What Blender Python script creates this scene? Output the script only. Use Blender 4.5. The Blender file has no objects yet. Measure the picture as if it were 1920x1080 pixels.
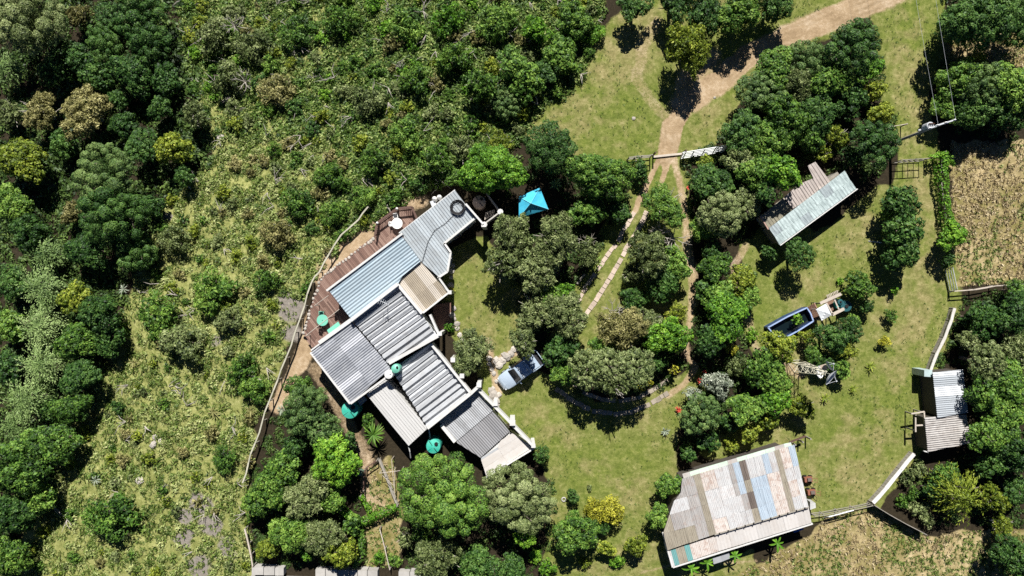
import bpy, math, random
import numpy as np
from mathutils import Vector, Matrix

# ------------------------------------------------------------------ camera, sky, sun, exposure
scene = bpy.context.scene
COL = scene.collection
CAM_H = 72.0
K = 108.0 / 1920.0            # metres per photograph pixel at ground level
cam_data = bpy.data.cameras.new("camera")
cam_data.lens = 24.0
cam_data.sensor_width = 36.0
cam_data.clip_end = 3000.0
cam = bpy.data.objects.new("camera", cam_data)
cam.location = (0, 0, CAM_H)
COL.objects.link(cam)
scene.camera = cam

SUN_ELEV = 47.0
world = bpy.data.worlds.new("World")
scene.world = world
world.use_nodes = True
wn = world.node_tree.nodes
wl = world.node_tree.links
sky = wn.new("ShaderNodeTexSky")
sky.sky_type = 'NISHITA'
sky.sun_disc = False
sky.sun_elevation = math.radians(SUN_ELEV)
sky.sun_rotation = math.radians(0.0)
sky.altitude = 3000.0
sky.air_density = 0.5
sky.dust_density = 0.0
sky.ozone_density = 6.0
wl.new(sky.outputs[0], wn["Background"].inputs[0])
wn["Background"].inputs[1].default_value = 0.05

sd = bpy.data.lights.new("sun", 'SUN')
sd.energy = 5.0
sd.angle = math.radians(0.5)
sd.color = (1.0, 0.972, 0.925)
sun = bpy.data.objects.new("sun", sd)
sun.rotation_euler = (math.radians(-(90 - SUN_ELEV)), 0, 0)
COL.objects.link(sun)

scene.view_settings.view_transform = 'Standard'
scene.view_settings.look = 'None'
scene.view_settings.gamma = 1.0
scene.view_settings.exposure = 0.68
scene.view_settings.use_curve_mapping = False
scene.render.engine = 'CYCLES'
scene.cycles.max_bounces = 4
scene.cycles.diffuse_bounces = 2
scene.cycles.glossy_bounces = 2
scene.cycles.transmission_bounces = 3
scene.cycles.use_denoising = False

RNG = np.random.default_rng(7)
random.seed(7)

# ------------------------------------------------------------------ terrain and pixel-to-ground helpers
_tab = np.random.default_rng(3).random((256, 256))

def vnoise(x, y, s):
    x = np.asarray(x, float) / s + 1000.0
    y = np.asarray(y, float) / s + 1000.0
    i = np.floor(x).astype(int); j = np.floor(y).astype(int)
    fx = x - i; fy = y - j
    fx = fx * fx * (3 - 2 * fx); fy = fy * fy * (3 - 2 * fy)
    a = _tab[i % 256, j % 256]; b = _tab[(i + 1) % 256, j % 256]
    c = _tab[i % 256, (j + 1) % 256]; d = _tab[(i + 1) % 256, (j + 1) % 256]
    return (a * (1 - fx) + b * fx) * (1 - fy) + (c * (1 - fx) + d * fx) * fy

def fbm(x, y, s, octaves=3):
    t = 0; a = 1; w = 0
    for k in range(octaves):
        t = t + a * vnoise(x + 37.1 * k, y - 17.3 * k, s / 2 ** k); w += a; a *= 0.5
    return t / w

def terrain(x, y):
    x = np.asarray(x, float); y = np.asarray(y, float)
    xb = np.where(y > 0, -21 + 0.62 * y, -21 + 0.36 * y)
    d = np.maximum(xb - x - 1.5, 0)
    h = -11 * (1 - np.exp(-(d / 38) ** 1.3))
    bump = np.clip(d / 6, 0, 1) * (fbm(x, y, 5.0) - 0.5) * 1.1
    return h + bump

def W(px, py, z):
    """the point at height z that the photograph shows at pixel (px, py)"""
    k = K * (CAM_H - z) / CAM_H
    return Vector(((px - 960) * k, (540 - py) * k, z))

def G(px, py, dz=0.0):
    """ground point below the thing whose point dz above the ground shows at (px, py)"""
    z = 0.0
    for _ in range(8):
        p = W(px, py, z + dz)
        z = float(terrain(p.x, p.y))
    return Vector((p.x, p.y, z))

def poly_px(pts, z=0.0):
    return [tuple(W(a, b, z)[:2]) for a, b in pts]

def in_poly(x, y, poly):
    inside = np.zeros(np.shape(x), bool)
    n = len(poly)
    for i in range(n):
        x0, y0 = poly[i]; x1, y1 = poly[(i + 1) % n]
        if y0 == y1: continue
        c = ((y0 > y) != (y1 > y)) & (x < (x1 - x0) * (y - y0) / (y1 - y0) + x0)
        inside ^= c
    return inside

def dist_line(x, y, pts, closed=False):
    best = np.full(np.shape(x), 1e9)
    n = len(pts)
    for i in range(n if closed else n - 1):
        x0, y0 = pts[i]; x1, y1 = pts[(i + 1) % n]
        dx, dy = x1 - x0, y1 - y0
        L = dx * dx + dy * dy + 1e-9
        t = np.clip(((x - x0) * dx + (y - y0) * dy) / L, 0, 1)
        best = np.minimum(best, np.hypot(x - x0 - t * dx, y - y0 - t * dy))
    return best

def sdf(x, y, poly):
    d = dist_line(x, y, poly, True)
    return np.where(in_poly(x, y, poly), d, -d)

def sstep(a, b, v):
    t = np.clip((v - a) / (b - a), 0, 1)
    return t * t * (3 - 2 * t)

# ------------------------------------------------------------------ object helpers
def tag(o, label=None, cat=None, group=None, kind=None):
    if label: o["label"] = label
    if cat: o["category"] = cat
    if group: o["group"] = group
    if kind: o["kind"] = kind
    return o

def empty(name, loc, label=None, cat=None, group=None):
    o = bpy.data.objects.new(name, None)
    o.location = loc
    o.empty_display_size = 0.2
    COL.objects.link(o)
    return tag(o, label, cat, group)

def attach(o, parent):
    """parent o (built in world coordinates) keeping it where it is"""
    o.parent = parent
    if parent.type == 'EMPTY':
        m = Matrix.LocRotScale(parent.location, parent.rotation_euler, parent.scale)
        o.matrix_parent_inverse = m.inverted()
    return o

_ONES = ["", "first", "second", "third", "fourth", "fifth", "sixth", "seventh", "eighth", "ninth", "tenth", "eleventh", "twelfth", "thirteenth", "fourteenth", "fifteenth", "sixteenth", "seventeenth", "eighteenth", "nineteenth"]
def nth(n):
    if n < 20: return _ONES[n]
    t, o = divmod(n, 10)
    tens = {2: "twent", 3: "thirt", 4: "fort", 5: "fift"}[t]
    return tens + "ieth" if o == 0 else tens + "y-" + _ONES[o]

class MB:
    """collects simple solids in world coordinates, builds ONE mesh object"""
    def __init__(s): s.v = []; s.f = []
    def add(s, v, f):
        b = len(s.v); s.v += [tuple(p) for p in v]; s.f += [tuple(i + b for i in q) for q in f]; return s
    def prism(s, poly, z0, z1, top=None):
        n = len(poly)
        a = sum(poly[i][0] * poly[(i + 1) % n][1] - poly[(i + 1) % n][0] * poly[i][1] for i in range(n))
        if a < 0: poly = poly[::-1]
        tp = poly if top is None else (top[::-1] if a < 0 else top)
        z0s = z0 if isinstance(z0, (list, tuple)) else [z0] * n
        z1s = z1 if isinstance(z1, (list, tuple)) else [z1] * n
        if a < 0: z0s = list(z0s)[::-1]; z1s = list(z1s)[::-1]
        v = [(p[0], p[1], z) for p, z in zip(poly, z0s)] + [(p[0], p[1], z) for p, z in zip(tp, z1s)]
        f = [tuple(range(n - 1, -1, -1)), tuple(range(n, 2 * n))] + [(i, (i + 1) % n, n + (i + 1) % n, n + i) for i in range(n)]
        return s.add(v, f)
    def bar(s, p, q, w, h=None, up=(0, 0, 1)):
        """box beam from p to q, w wide, h high, centred on the line"""
        p = Vector(p); q = Vector(q); h = h or w
        d = (q - p).normalized()
        u = Vector(up)
        if abs(d.dot(u)) > 0.98: u = Vector((1, 0, 0))
        a = d.cross(u).normalized(); b = a.cross(d).normalized()
        v = []
        for e in (p, q):
            for i, j in ((-1, -1), (1, -1), (1, 1), (-1, 1)):
                v.append(e + a * (i * w / 2) + b * (j * h / 2))
        return s.add(v, [(3, 2, 1, 0), (4, 5, 6, 7), (0, 1, 5, 4), (1, 2, 6, 5), (2, 3, 7, 6), (3, 0, 4, 7)])
    def tube(s, pts, rad, n=6, cap=True):
        pts = [Vector(p) for p in pts]
        rads = rad if isinstance(rad, (list, tuple)) else [rad] * len(pts)
        v = []; f = []
        for k, p in enumerate(pts):
            d = (pts[min(k + 1, len(pts) - 1)] - pts[max(k - 1, 0)])
            d = d.normalized() if d.length > 1e-9 else Vector((0, 0, 1))
            u = Vector((0, 0, 1)) if abs(d.z) < 0.9 else Vector((1, 0, 0))
            a = d.cross(u).normalized(); b = d.cross(a).normalized()
            for i in range(n):
                t = 2 * math.pi * i / n
                v.append(p + (a * math.cos(t) + b * math.sin(t)) * rads[k])
        for k in range(len(pts) - 1):
            for i in range(n):
                j = (i + 1) % n
                f.append((k * n + i, k * n + j, (k + 1) * n + j, (k + 1) * n + i))
        if cap:
            f.append(tuple(range(n - 1, -1, -1))); m = (len(pts) - 1) * n
            f.append(tuple(range(m, m + n)))
        return s.add(v, f)
    def lathe(s, c, prof, n=20):
        """prof: list of (radius, z) from bottom to top around centre c"""
        v = []; f = []
        for r, z in prof:
            for i in range(n):
                t = 2 * math.pi * i / n
                v.append((c[0] + r * math.cos(t), c[1] + r * math.sin(t), c[2] + z))
        for k in range(len(prof) - 1):
            for i in range(n):
                j = (i + 1) % n
                f.append((k * n + i, k * n + j, (k + 1) * n + j, (k + 1) * n + i))
        f.append(tuple(range(n - 1, -1, -1))); m = (len(prof) - 1) * n
        f.append(tuple(range(m, m + n)))
        return s.add(v, f)
    def build(s, name, mat, parent=None, smooth=False):
        me = bpy.data.meshes.new(name)
        me.from_pydata(s.v, [], s.f)
        me.materials.append(mat)
        if smooth:
            me.polygons.foreach_set("use_smooth", [True] * len(me.polygons))
            try: me.set_sharp_from_angle(angle=math.radians(40))
            except Exception: pass
        me.update()
        o = bpy.data.objects.new(name, me)
        COL.objects.link(o)
        if parent is not None: attach(o, parent)
        return o

def fast_mesh(name, verts, quads, mats, attrs=None, mat_idx=None):
    me = bpy.data.meshes.new(name)
    nv, nf = len(verts), len(quads)
    k = quads.shape[1]
    me.vertices.add(nv); me.loops.add(nf * k); me.polygons.add(nf)
    me.vertices.foreach_set("co", np.ascontiguousarray(verts, np.float32).ravel())
    me.loops.foreach_set("vertex_index", np.ascontiguousarray(quads, np.int32).ravel())
    me.polygons.foreach_set("loop_start", np.arange(0, nf * k, k, dtype=np.int32))
    if mat_idx is not None: me.polygons.foreach_set("material_index", np.ascontiguousarray(mat_idx, np.int32))
    for m in mats: me.materials.append(m)
    for an, av in (attrs or {}).items():
        a = me.attributes.new(an, 'FLOAT', 'POINT'); a.data.foreach_set("value", np.ascontiguousarray(av, np.float32))
    me.update(calc_edges=True)
    return me

def link(name, me, parent=None):
    o = bpy.data.objects.new(name, me); COL.objects.link(o)
    if parent is not None: attach(o, parent)
    return o

# ------------------------------------------------------------------ materials
def new_mat(name):
    m = bpy.data.materials.new(name); m.use_nodes = True
    nt = m.node_tree
    return m, nt, nt.nodes["Principled BSDF"]

def N(nt, t, **kw):
    n = nt.nodes.new(t)
    for k, v in kw.items():
        if hasattr(n, k): setattr(n, k, v)
    return n

def noise(nt, scale, detail=4, rough=0.6, coord=None):
    n = N(nt, "ShaderNodeTexNoise")
    n.inputs["Scale"].default_value = scale; n.inputs["Detail"].default_value = detail; n.inputs["Roughness"].default_value = rough
    if coord is not None: nt.links.new(coord, n.inputs["Vector"])
    return n.outputs["Fac"]

def ramp(nt, fac, stops):
    r = N(nt, "ShaderNodeValToRGB")
    e = r.color_ramp.elements
    while len(e) < len(stops): e.new(0.5)
    for i, (p, c) in enumerate(stops):
        e[i].position = p; e[i].color = (c[0], c[1], c[2], 1) if not isinstance(c, (int, float)) else (c, c, c, 1)
    nt.links.new(fac, r.inputs[0])
    return r.outputs[0]

def mixc(nt, fac, a, b, mode='MIX'):
    m = N(nt, "ShaderNodeMix"); m.data_type = 'RGBA'; m.blend_type = mode
    for sock, val in ((m.inputs[0], fac), (m.inputs[6], a), (m.inputs[7], b)):
        if isinstance(val, (int, float)): sock.default_value = val
        elif isinstance(val, tuple): sock.default_value = (*val, 1)
        else: nt.links.new(val, sock)
    return m.outputs[2]

def math_n(nt, op, a, b=0.0, clamp=False):
    m = N(nt, "ShaderNodeMath", operation=op); m.use_clamp = clamp
    for sock, val in ((m.inputs[0], a), (m.inputs[1], b)):
        if isinstance(val, (int, float)): sock.default_value = val
        else: nt.links.new(val, sock)
    return m.outputs[0]

def geo_pos(nt): return N(nt, "ShaderNodeNewGeometry").outputs["Position"]
def obj_rand(nt): return N(nt, "ShaderNodeObjectInfo").outputs["Random"]
def attr(nt, name):
    a = N(nt, "ShaderNodeAttribute"); a.attribute_name = name; return a.outputs["Fac"]

def bump(nt, bsdf, height, strength, dist=0.05):
    b = N(nt, "ShaderNodeBump"); b.inputs["Strength"].default_value = strength; b.inputs["Distance"].default_value = dist
    nt.links.new(height, b.inputs["Height"]); nt.links.new(b.outputs[0], bsdf.inputs["Normal"])

_mats = {}
def surf(name, col, dirt=0.25, dirt_col=(0.09, 0.075, 0.055), rough=0.6, rust=0.0, scale=2.0, metal=0.0, vary=0.12, spec=0.3):
    """a painted / weathered surface: base colour, blotchy dirt, optional rust, a little change from piece to piece"""
    if name in _mats: return _mats[name]
    m, nt, b = new_mat(name)
    p = geo_pos(nt)
    n1 = noise(nt, scale, 6, 0.65, p); n2 = noise(nt, scale * 5, 4, 0.7, p)
    v = math_n(nt, 'ADD', math_n(nt, 'MULTIPLY', n1, 0.65), math_n(nt, 'MULTIPLY', n2, 0.35))
    f = math_n(nt, 'MULTIPLY', ramp(nt, v, [(0.42, 0.0), (0.66, 1.0)]), dirt)
    c = mixc(nt, f, col, dirt_col)
    if rust > 0:
        n3 = noise(nt, scale * 1.3, 8, 0.75, p)
        r = math_n(nt, 'MULTIPLY', ramp(nt, n3, [(0.50, 0.0), (0.60, 1.0)]), rust)
        c = mixc(nt, r, c, (0.28, 0.12, 0.06))
    rv = math_n(nt, 'ADD', math_n(nt, 'MULTIPLY', obj_rand(nt), vary), 1.0 - vary * 0.6)
    mul = mixc(nt, 1.0, c, (1, 1, 1), 'MULTIPLY')
    mm = nt.nodes[-1]
    comb = N(nt, "ShaderNodeCombineColor")
    for i in range(3): nt.links.new(rv, comb.inputs[i])
    nt.links.new(comb.outputs[0], mm.inputs[7])
    nt.links.new(mul, b.inputs["Base Color"])
    b.inputs["Roughness"].default_value = rough
    b.inputs["Metallic"].default_value = metal
    b.inputs["Specular IOR Level"].default_value = spec
    bump(nt, b, n2, 0.25, 0.02)
    _mats[name] = m
    return m

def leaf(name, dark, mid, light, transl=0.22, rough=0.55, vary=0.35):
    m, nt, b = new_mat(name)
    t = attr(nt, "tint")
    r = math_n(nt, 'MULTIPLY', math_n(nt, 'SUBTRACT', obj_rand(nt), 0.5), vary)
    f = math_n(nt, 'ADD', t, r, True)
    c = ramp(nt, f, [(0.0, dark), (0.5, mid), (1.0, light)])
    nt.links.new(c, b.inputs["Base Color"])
    b.inputs["Roughness"].default_value = rough
    b.inputs["Specular IOR Level"].default_value = 0.28
    tr = N(nt, "ShaderNodeBsdfTranslucent"); nt.links.new(c, tr.inputs[0])
    mx = N(nt, "ShaderNodeMixShader"); mx.inputs[0].default_value = transl
    nt.links.new(b.outputs[0], mx.inputs[1]); nt.links.new(tr.outputs[0], mx.inputs[2])
    nt.links.new(mx.outputs[0], nt.nodes["Material Output"].inputs[0])
    return m

LEAF = {
    'gr': leaf("leaf_green", (0.016, 0.046, 0.007), (0.088, 0.195, 0.024), (0.26, 0.40, 0.065)),
    'dk': leaf("leaf_dark_green", (0.011, 0.034, 0.007), (0.045, 0.118, 0.020), (0.14, 0.25, 0.05)),
    'br': leaf("leaf_bright_green", (0.028, 0.085, 0.006), (0.115, 0.28, 0.020), (0.30, 0.50, 0.05)),
    'ol': leaf("leaf_olive", (0.032, 0.052, 0.014), (0.155, 0.205, 0.062), (0.37, 0.42, 0.18)),
    'kh': leaf("leaf_khaki", (0.057, 0.060, 0.016), (0.237, 0.228, 0.074), (0.498, 0.456, 0.194)),
    'ye': leaf("leaf_yellow", (0.10, 0.11, 0.008), (0.36, 0.36, 0.03), (0.60, 0.57, 0.07)),
    'yg': leaf("leaf_yellow_green", (0.037, 0.066, 0.006), (0.178, 0.245, 0.021), (0.403, 0.445, 0.057)),
    'si': leaf("leaf_silver", (0.062, 0.080, 0.055), (0.273, 0.319, 0.228), (0.569, 0.600, 0.479)),
    'bl': leaf("leaf_blue_green", (0.019, 0.048, 0.012), (0.095, 0.177, 0.043), (0.237, 0.331, 0.097)),
    'fe': leaf("leaf_fern_green", (0.035, 0.08, 0.02), (0.19, 0.29, 0.085), (0.40, 0.52, 0.20)),
    'hs': leaf("leaf_hillside_scrub", (0.028, 0.064, 0.009), (0.155, 0.225, 0.040), (0.48, 0.51, 0.21), vary=0.1),
    'uh': leaf("leaf_upper_slope_scrub", (0.018, 0.048, 0.007), (0.105, 0.185, 0.028), (0.36, 0.42, 0.13), vary=0.1),
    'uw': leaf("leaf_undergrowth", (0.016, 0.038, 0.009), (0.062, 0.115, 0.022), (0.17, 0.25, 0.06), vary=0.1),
    'dg': leaf("dry_grass_blade", (0.22, 0.16, 0.08), (0.46, 0.37, 0.20), (0.66, 0.56, 0.36), vary=0.0),
    'rd': leaf("red_flower", (0.30, 0.02, 0.01), (0.55, 0.06, 0.04), (0.65, 0.16, 0.10)),
}
BARK = surf("bark", (0.17, 0.14, 0.11), 0.4, (0.05, 0.04, 0.03), 0.85, scale=4)
BARK_PALE = surf("pale_dead_bark", (0.42, 0.38, 0.33), 0.35, (0.16, 0.14, 0.11), 0.85, scale=4)
# ------------------------------------------------------------------ ground: one grid, split by what covers it
LAWNS = [
    [(1195, -20), (1188, 12), (1130, 70), (1100, 140), (1015, 205), (992, 240), (1040, 262), (1090, 300), (1225, 296), (1300, 285), (1335, 262), (1372, 215), (1392, 150), (1450, 100), (1560, 50), (1680, -20)],
    [(1150, 430), (1230, 300), (1272, 300), (1285, 400), (1290, 600), (1060, 680), (1045, 640), (1085, 560)],
    [(868, 470), (905, 455), (960, 520), (980, 640), (960, 700), (1060, 722), (1110, 766), (1190, 770), (1256, 732), (1310, 695), (1330, 720), (1262, 800), (1250, 900), (1235, 960), (1250, 1100), (1030, 1100), (1045, 900), (1000, 830), (920, 730), (912, 690), (870, 640), (846, 580), (843, 500)],
    [(1640, -20), (1755, -20), (1770, 100), (1730, 180), (1745, 290), (1752, 400), (1790, 500), (1786, 585), (1738, 700), (1735, 800), (1716, 850), (1636, 945), (1560, 962), (1515, 960), (1500, 850), (1440, 835), (1370, 850), (1330, 850), (1380, 790), (1470, 740), (1420, 650), (1396, 600), (1425, 520), (1400, 480), (1425, 440), (1560, 440), (1640, 370), (1700, 330), (1690, 240), (1660, 160), (1655, 60)],
    [(1240, 1100), (1235, 1040), (1400, 1050), (1440, 1100)],
]
DRY = [
    [(1782, 268), (1940, 262), (1940, 528), (1800, 535), (1792, 470), (1782, 400)],
    [(1375, 1100), (1400, 1062), (1530, 1000), (1540, 965), (1640, 955), (1740, 1005), (1860, 990), (1940, 1000), (1940, 1100)],
    [(1770, 70), (1940, 60), (1940, 130), (1770, 110)],
    [(690, 880), (735, 850), (755, 960), (745, 1060), (684, 1065)],
]
TRACKS = [  # polyline, half width px, strength
    ([(1690, -20), (1640, 2), (1560, 35), (1470, 72), (1405, 105), (1352, 150), (1300, 190)], 23, 1.0),
    ([(1352, 150), (1290, 198), (1258, 235), (1246, 292)], 15, 1.0),
    ([(1300, 190), (1275, 235), (1262, 290)], 7, 1.0),
    ([(1235, 40), (1205, 85), (1195, 150), (1225, 195), (1262, 230)], 15, 0.46),
    ([(1330, 110), (1295, 150), (1280, 200)], 28, 0.62),
    ([(1240, 292), (1222, 325), (1205, 362), (1190, 395)], 5.5, 0.95),
    ([(1258, 298), (1248, 322), (1238, 346)], 5, 0.95),
    ([(1242, 298), (1248, 320)], 5, 0.9),
    ([(1264, 296), (1272, 330), (1282, 372), (1288, 430), (1292, 480), (1298, 540), (1295, 600), (1284, 640), (1292, 672), (1305, 690), (1280, 722), (1252, 742)], 8, 0.62),
    ([(1290, 440), (1300, 520)], 12, 0.6),
    ([(915, 640), (925, 690), (935, 740)], 9, 0.7),
    ([(928, 690), (955, 668), (968, 660)], 10, 0.7),
    ([(712, 400), (680, 440), (640, 478), (606, 515)], 24, 0.85), ([(790, 375), (740, 385)], 16, 0.6),
    ([(592, 585), (560, 680), (520, 760)], 17, 0.8),
    ([(1440, 655), (1480, 690), (1500, 700)], 14, 0.6),
    ([(1400, 460), (1375, 500), (1420, 660)], 9, 0.55),
    ([(690, 860), (684, 930), (720, 950)], 14, 0.6), ([(590, 690), (628, 742), (655, 800), (690, 860)], 18, 0.52),
    ([(1200, 1075), (1260, 1060), (1420, 1052)], 4, 0.5),
    ([(660, 1010), (640, 870)], 9, 0.35),
]
ROCKS = [((545, 575), 30, 0.9), ((545, 620), 22, 0.8), ((380, 940), 26, 0.8), ((395, 990), 30, 0.8), ((340, 1010), 24, 0.8), ((420, 1030), 25, 0.7),
         ((95, 340), 18, 0.5), ((310, 410), 14, 0.7), ((410, 640), 16, 0.6), ((350, 970), 22, 0.8), ((375, 1060), 30, 0.7)]
HILL = [(330, -60), (1135, -60), (1120, 60), (1090, 150), (1000, 215), (975, 250), (860, 330), (760, 375), (640, 455), (575, 540), (520, 700), (480, 800), (462, 900), (470, 1070), (470, 1180), (-120, 1180), (-120, 1080), (40, 1010), (110, 870), (190, 700), (240, 560), (300, 390), (400, 300), (350, 120)]

gx = np.concatenate([[-900, -420, -220, -130, -90, -72], np.arange(-63, 57.01, 0.24), [66, 85, 120, 210, 420, 900]])
gy = np.concatenate([[-900, -420, -220, -120, -70, -46], np.arange(-37, 36.6, 0.24), [44, 66, 120, 220, 420, 900]])
GX, GY = np.meshgrid(gx, gy, indexing='ij')
GZ = terrain(GX, GY)
wob = (fbm(GX, GY, 1.6, 3) - 0.5)
kz = CAM_H / (CAM_H - GZ)                       # where the camera of the photograph shows each ground point
PXX = GX * kz / K + 960; PYY = 540 - GY * kz / K
WX = PXX + wob * 26; WY = PYY + (fbm(GX + 50, GY + 90, 1.6, 3) - 0.5) * 26
lawn = np.zeros_like(GX); dry = np.zeros_like(GX); dirt = np.zeros_like(GX); rock = np.zeros_like(GX)
for p in LAWNS: lawn = np.maximum(lawn, sstep(-8, 8, sdf(WX, WY, p) + 15))
for p in DRY: dry = np.maximum(dry, sstep(-8, 8, sdf(WX, WY, p)))
for pts, hw, st in TRACKS:
    fx = 0.35 if hw < 10 else 1.0
    d = dist_line(PXX + wob * 14 * fx, PYY + wob * 10 * fx, pts)
    dirt = np.maximum(dirt, st * sstep(hw * 1.5, hw * 0.45, d))
for (a, b), r, st in ROCKS:
    rock = np.maximum(rock, st * sstep(r * 1.2, r * 0.5, np.hypot(WX - a, WY - b)))
rut = np.zeros_like(GX); worn = np.zeros_like(GX)
for pts, hw, st in TRACKS[:3]:
    d = dist_line(PXX + wob * 8, PYY + wob * 8, pts)
    rut = np.maximum(rut, (d < hw * 1.5) * (0.5 + 0.5 * np.cos(d / 9.0 * np.pi * 2 + 2.0)) * np.clip(fbm(GX, GY, 2.5) * 2.2 - 0.5, 0, 1))
for pts, hw, st in [([(1700, 0), (1715, 150), (1722, 330), (1745, 430), (1738, 540), (1700, 660), (1650, 780), (1590, 900)], 34, 0.55), ([(1060, 240), (1110, 160), (1170, 90), (1200, 30)], 60, 0.5), ([(1150, 240), (1215, 270)], 40, 0.35),
                    ([(1480, 560), (1560, 480), (1640, 420)], 22, 0.4), ([(1000, 780), (1100, 860), (1180, 920)], 26, 0.35), ([(880, 560), (930, 650)], 14, 0.3), ([(1560, 830), (1600, 800)], 22, 0.6)]:
    worn = np.maximum(worn, st * sstep(hw * 1.5, hw * 0.3, dist_line(WX, WY, pts)))
hill = sstep(-12, 12, sdf(WX, WY, HILL))

gm, nt, bs = new_mat("ground_cover")
P = geo_pos(nt)
nA = noise(nt, 0.09, 4, 0.6, P); nB = noise(nt, 0.55, 5, 0.62, P); nC = noise(nt, 3.2, 5, 0.7, P); nD = noise(nt, 13.0, 3, 0.7, P)
fine = math_n(nt, 'ADD', math_n(nt, 'MULTIPLY', nC, 0.5), math_n(nt, 'MULTIPLY', nD, 0.5))
humus = ramp(nt, fine, [(0.3, (0.012, 0.010, 0.006)), (0.55, (0.036, 0.028, 0.017)), (0.75, (0.085, 0.065, 0.040))])  # leaf litter brown, pulled darker for the deep shade between trees
mid = math_n(nt, 'ADD', math_n(nt, 'MULTIPLY', fine, 0.62), math_n(nt, 'MULTIPLY', noise(nt, 1.3, 4, 0.7, P), 0.38))
lw1 = ramp(nt, mid, [(0.34, (0.058, 0.082, 0.014)), (0.5, (0.150, 0.172, 0.040)), (0.64, (0.31, 0.30, 0.115))])
lw2 = ramp(nt, mid, [(0.34, (0.046, 0.070, 0.010)), (0.5, (0.130, 0.165, 0.030)), (0.64, (0.27, 0.27, 0.075))])
lw3 = ramp(nt, mid, [(0.34, (0.10, 0.092, 0.034)), (0.5, (0.26, 0.220, 0.095)), (0.64, (0.46, 0.385, 0.205))])
patch = math_n(nt, 'ADD', math_n(nt, 'MULTIPLY', nA, 0.5), math_n(nt, 'MULTIPLY', nB, 0.5))
lw = mixc(nt, ramp(nt, patch, [(0.40, 1.0), (0.49, 0.0)]), lw1, lw2)
lw = mixc(nt, ramp(nt, math_n(nt, 'ADD', patch, math_n(nt, 'MULTIPLY', attr(nt, 'worn'), 0.17)), [(0.51, 0.0), (0.65, 0.8)]), lw, lw3)
hl = ramp(nt, mid, [(0.34, (0.075, 0.085, 0.026)), (0.47, (0.19, 0.205, 0.060)), (0.57, (0.32, 0.32, 0.12)), (0.68, (0.47, 0.41, 0.24))])
dr = ramp(nt, mid, [(0.34, (0.15, 0.115, 0.055)), (0.5, (0.40, 0.315, 0.165)), (0.66, (0.60, 0.49, 0.31))])
dr2 = ramp(nt, fine, [(0.28, (0.07, 0.07, 0.02)), (0.5, (0.19, 0.165, 0.055)), (0.74, (0.33, 0.27, 0.12))])
dr = mixc(nt, ramp(nt, patch, [(0.4, 0.0), (0.56, 1.0)]), dr, dr2)
rd = ramp(nt, math_n(nt, 'ADD', math_n(nt, 'MULTIPLY', fine, 0.6), math_n(nt, 'MULTIPLY', nB, 0.4)), [(0.34, (0.20, 0.135, 0.075)), (0.5, (0.38, 0.275, 0.165)), (0.64, (0.58, 0.47, 0.34))])
rd = mixc(nt, math_n(nt, 'MULTIPLY', attr(nt, 'rut'), 0.75), rd, (0.22, 0.155, 0.085))
rk = ramp(nt, fine, [(0.3, (0.10, 0.09, 0.075)), (0.5, (0.22, 0.195, 0.165)), (0.7, (0.36, 0.32, 0.28))])
def edge(a, amt=0.5):
    """ragged change-over between covers"""
    v = math_n(nt, 'ADD', attr(nt, a), math_n(nt, 'MULTIPLY', math_n(nt, 'SUBTRACT', fine, 0.5), amt))
    return ramp(nt, v, [(0.34, 0.0), (0.66, 1.0)])
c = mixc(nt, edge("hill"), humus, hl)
c = mixc(nt, edge("lawn"), c, lw)
c = mixc(nt, edge("dry"), c, dr)
c = mixc(nt, edge("dirt", 0.9), c, rd)
c = mixc(nt, edge("rock", 0.9), c, rk)
nt.links.new(c, bs.inputs["Base Color"])
bs.inputs["Roughness"].default_value = 0.95
bs.inputs["Specular IOR Level"].default_value = 0.1
bump(nt, bs, fine, 0.7, 0.10)

nx, ny = GX.shape
VI = np.arange(nx * ny).reshape(nx, ny)
Q = np.stack([VI[:-1, :-1], VI[1:, :-1], VI[1:, 1:], VI[:-1, 1:]], -1).reshape(-1, 4)
def cell(a): return ((a[:-1, :-1] + a[1:, :-1] + a[1:, 1:] + a[:-1, 1:]) / 4).ravel()
sc = np.stack([np.full(len(Q), 0.42), cell(hill) * (1 - 0.9 * cell(lawn)), cell(lawn) * 0.98, cell(dry) * 1.02, cell(dirt) * 1.05])
cls = sc.argmax(0)
GV = np.stack([GX.ravel(), GY.ravel(), GZ.ravel()], -1)
GA = {"lawn": lawn.ravel(), "dry": dry.ravel(), "dirt": dirt.ravel(), "rock": rock.ravel(), "hill": hill.ravel(), "rut": rut.ravel(), "worn": worn.ravel()}
for i, (nm, lb) in enumerate([("ground", "leaf litter soil under the trees, darkened to carry their shade"), ("hillside", "dry grassy hillside sloping down to the ravine"), ("lawn", "mown green and straw coloured lawn"),
                        ("dry_field", "rough dry straw coloured field"), ("dirt_road", "pale brown dirt road and worn tracks")]):
    q = Q[cls == i]
    used, inv = np.unique(q, return_inverse=True)
    me = fast_mesh(nm, GV[used], inv.reshape(-1, 4), [gm], {k: v[used] for k, v in GA.items()})
    me.polygons.foreach_set("use_smooth", np.ones(len(q), bool))
    tag(link(nm, me), lb, None, None, "structure")
# ------------------------------------------------------------------ plant prototypes
def unit(n, rng):
    v = rng.normal(size=(n, 3)); return v / np.linalg.norm(v, axis=1, keepdims=True)

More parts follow.
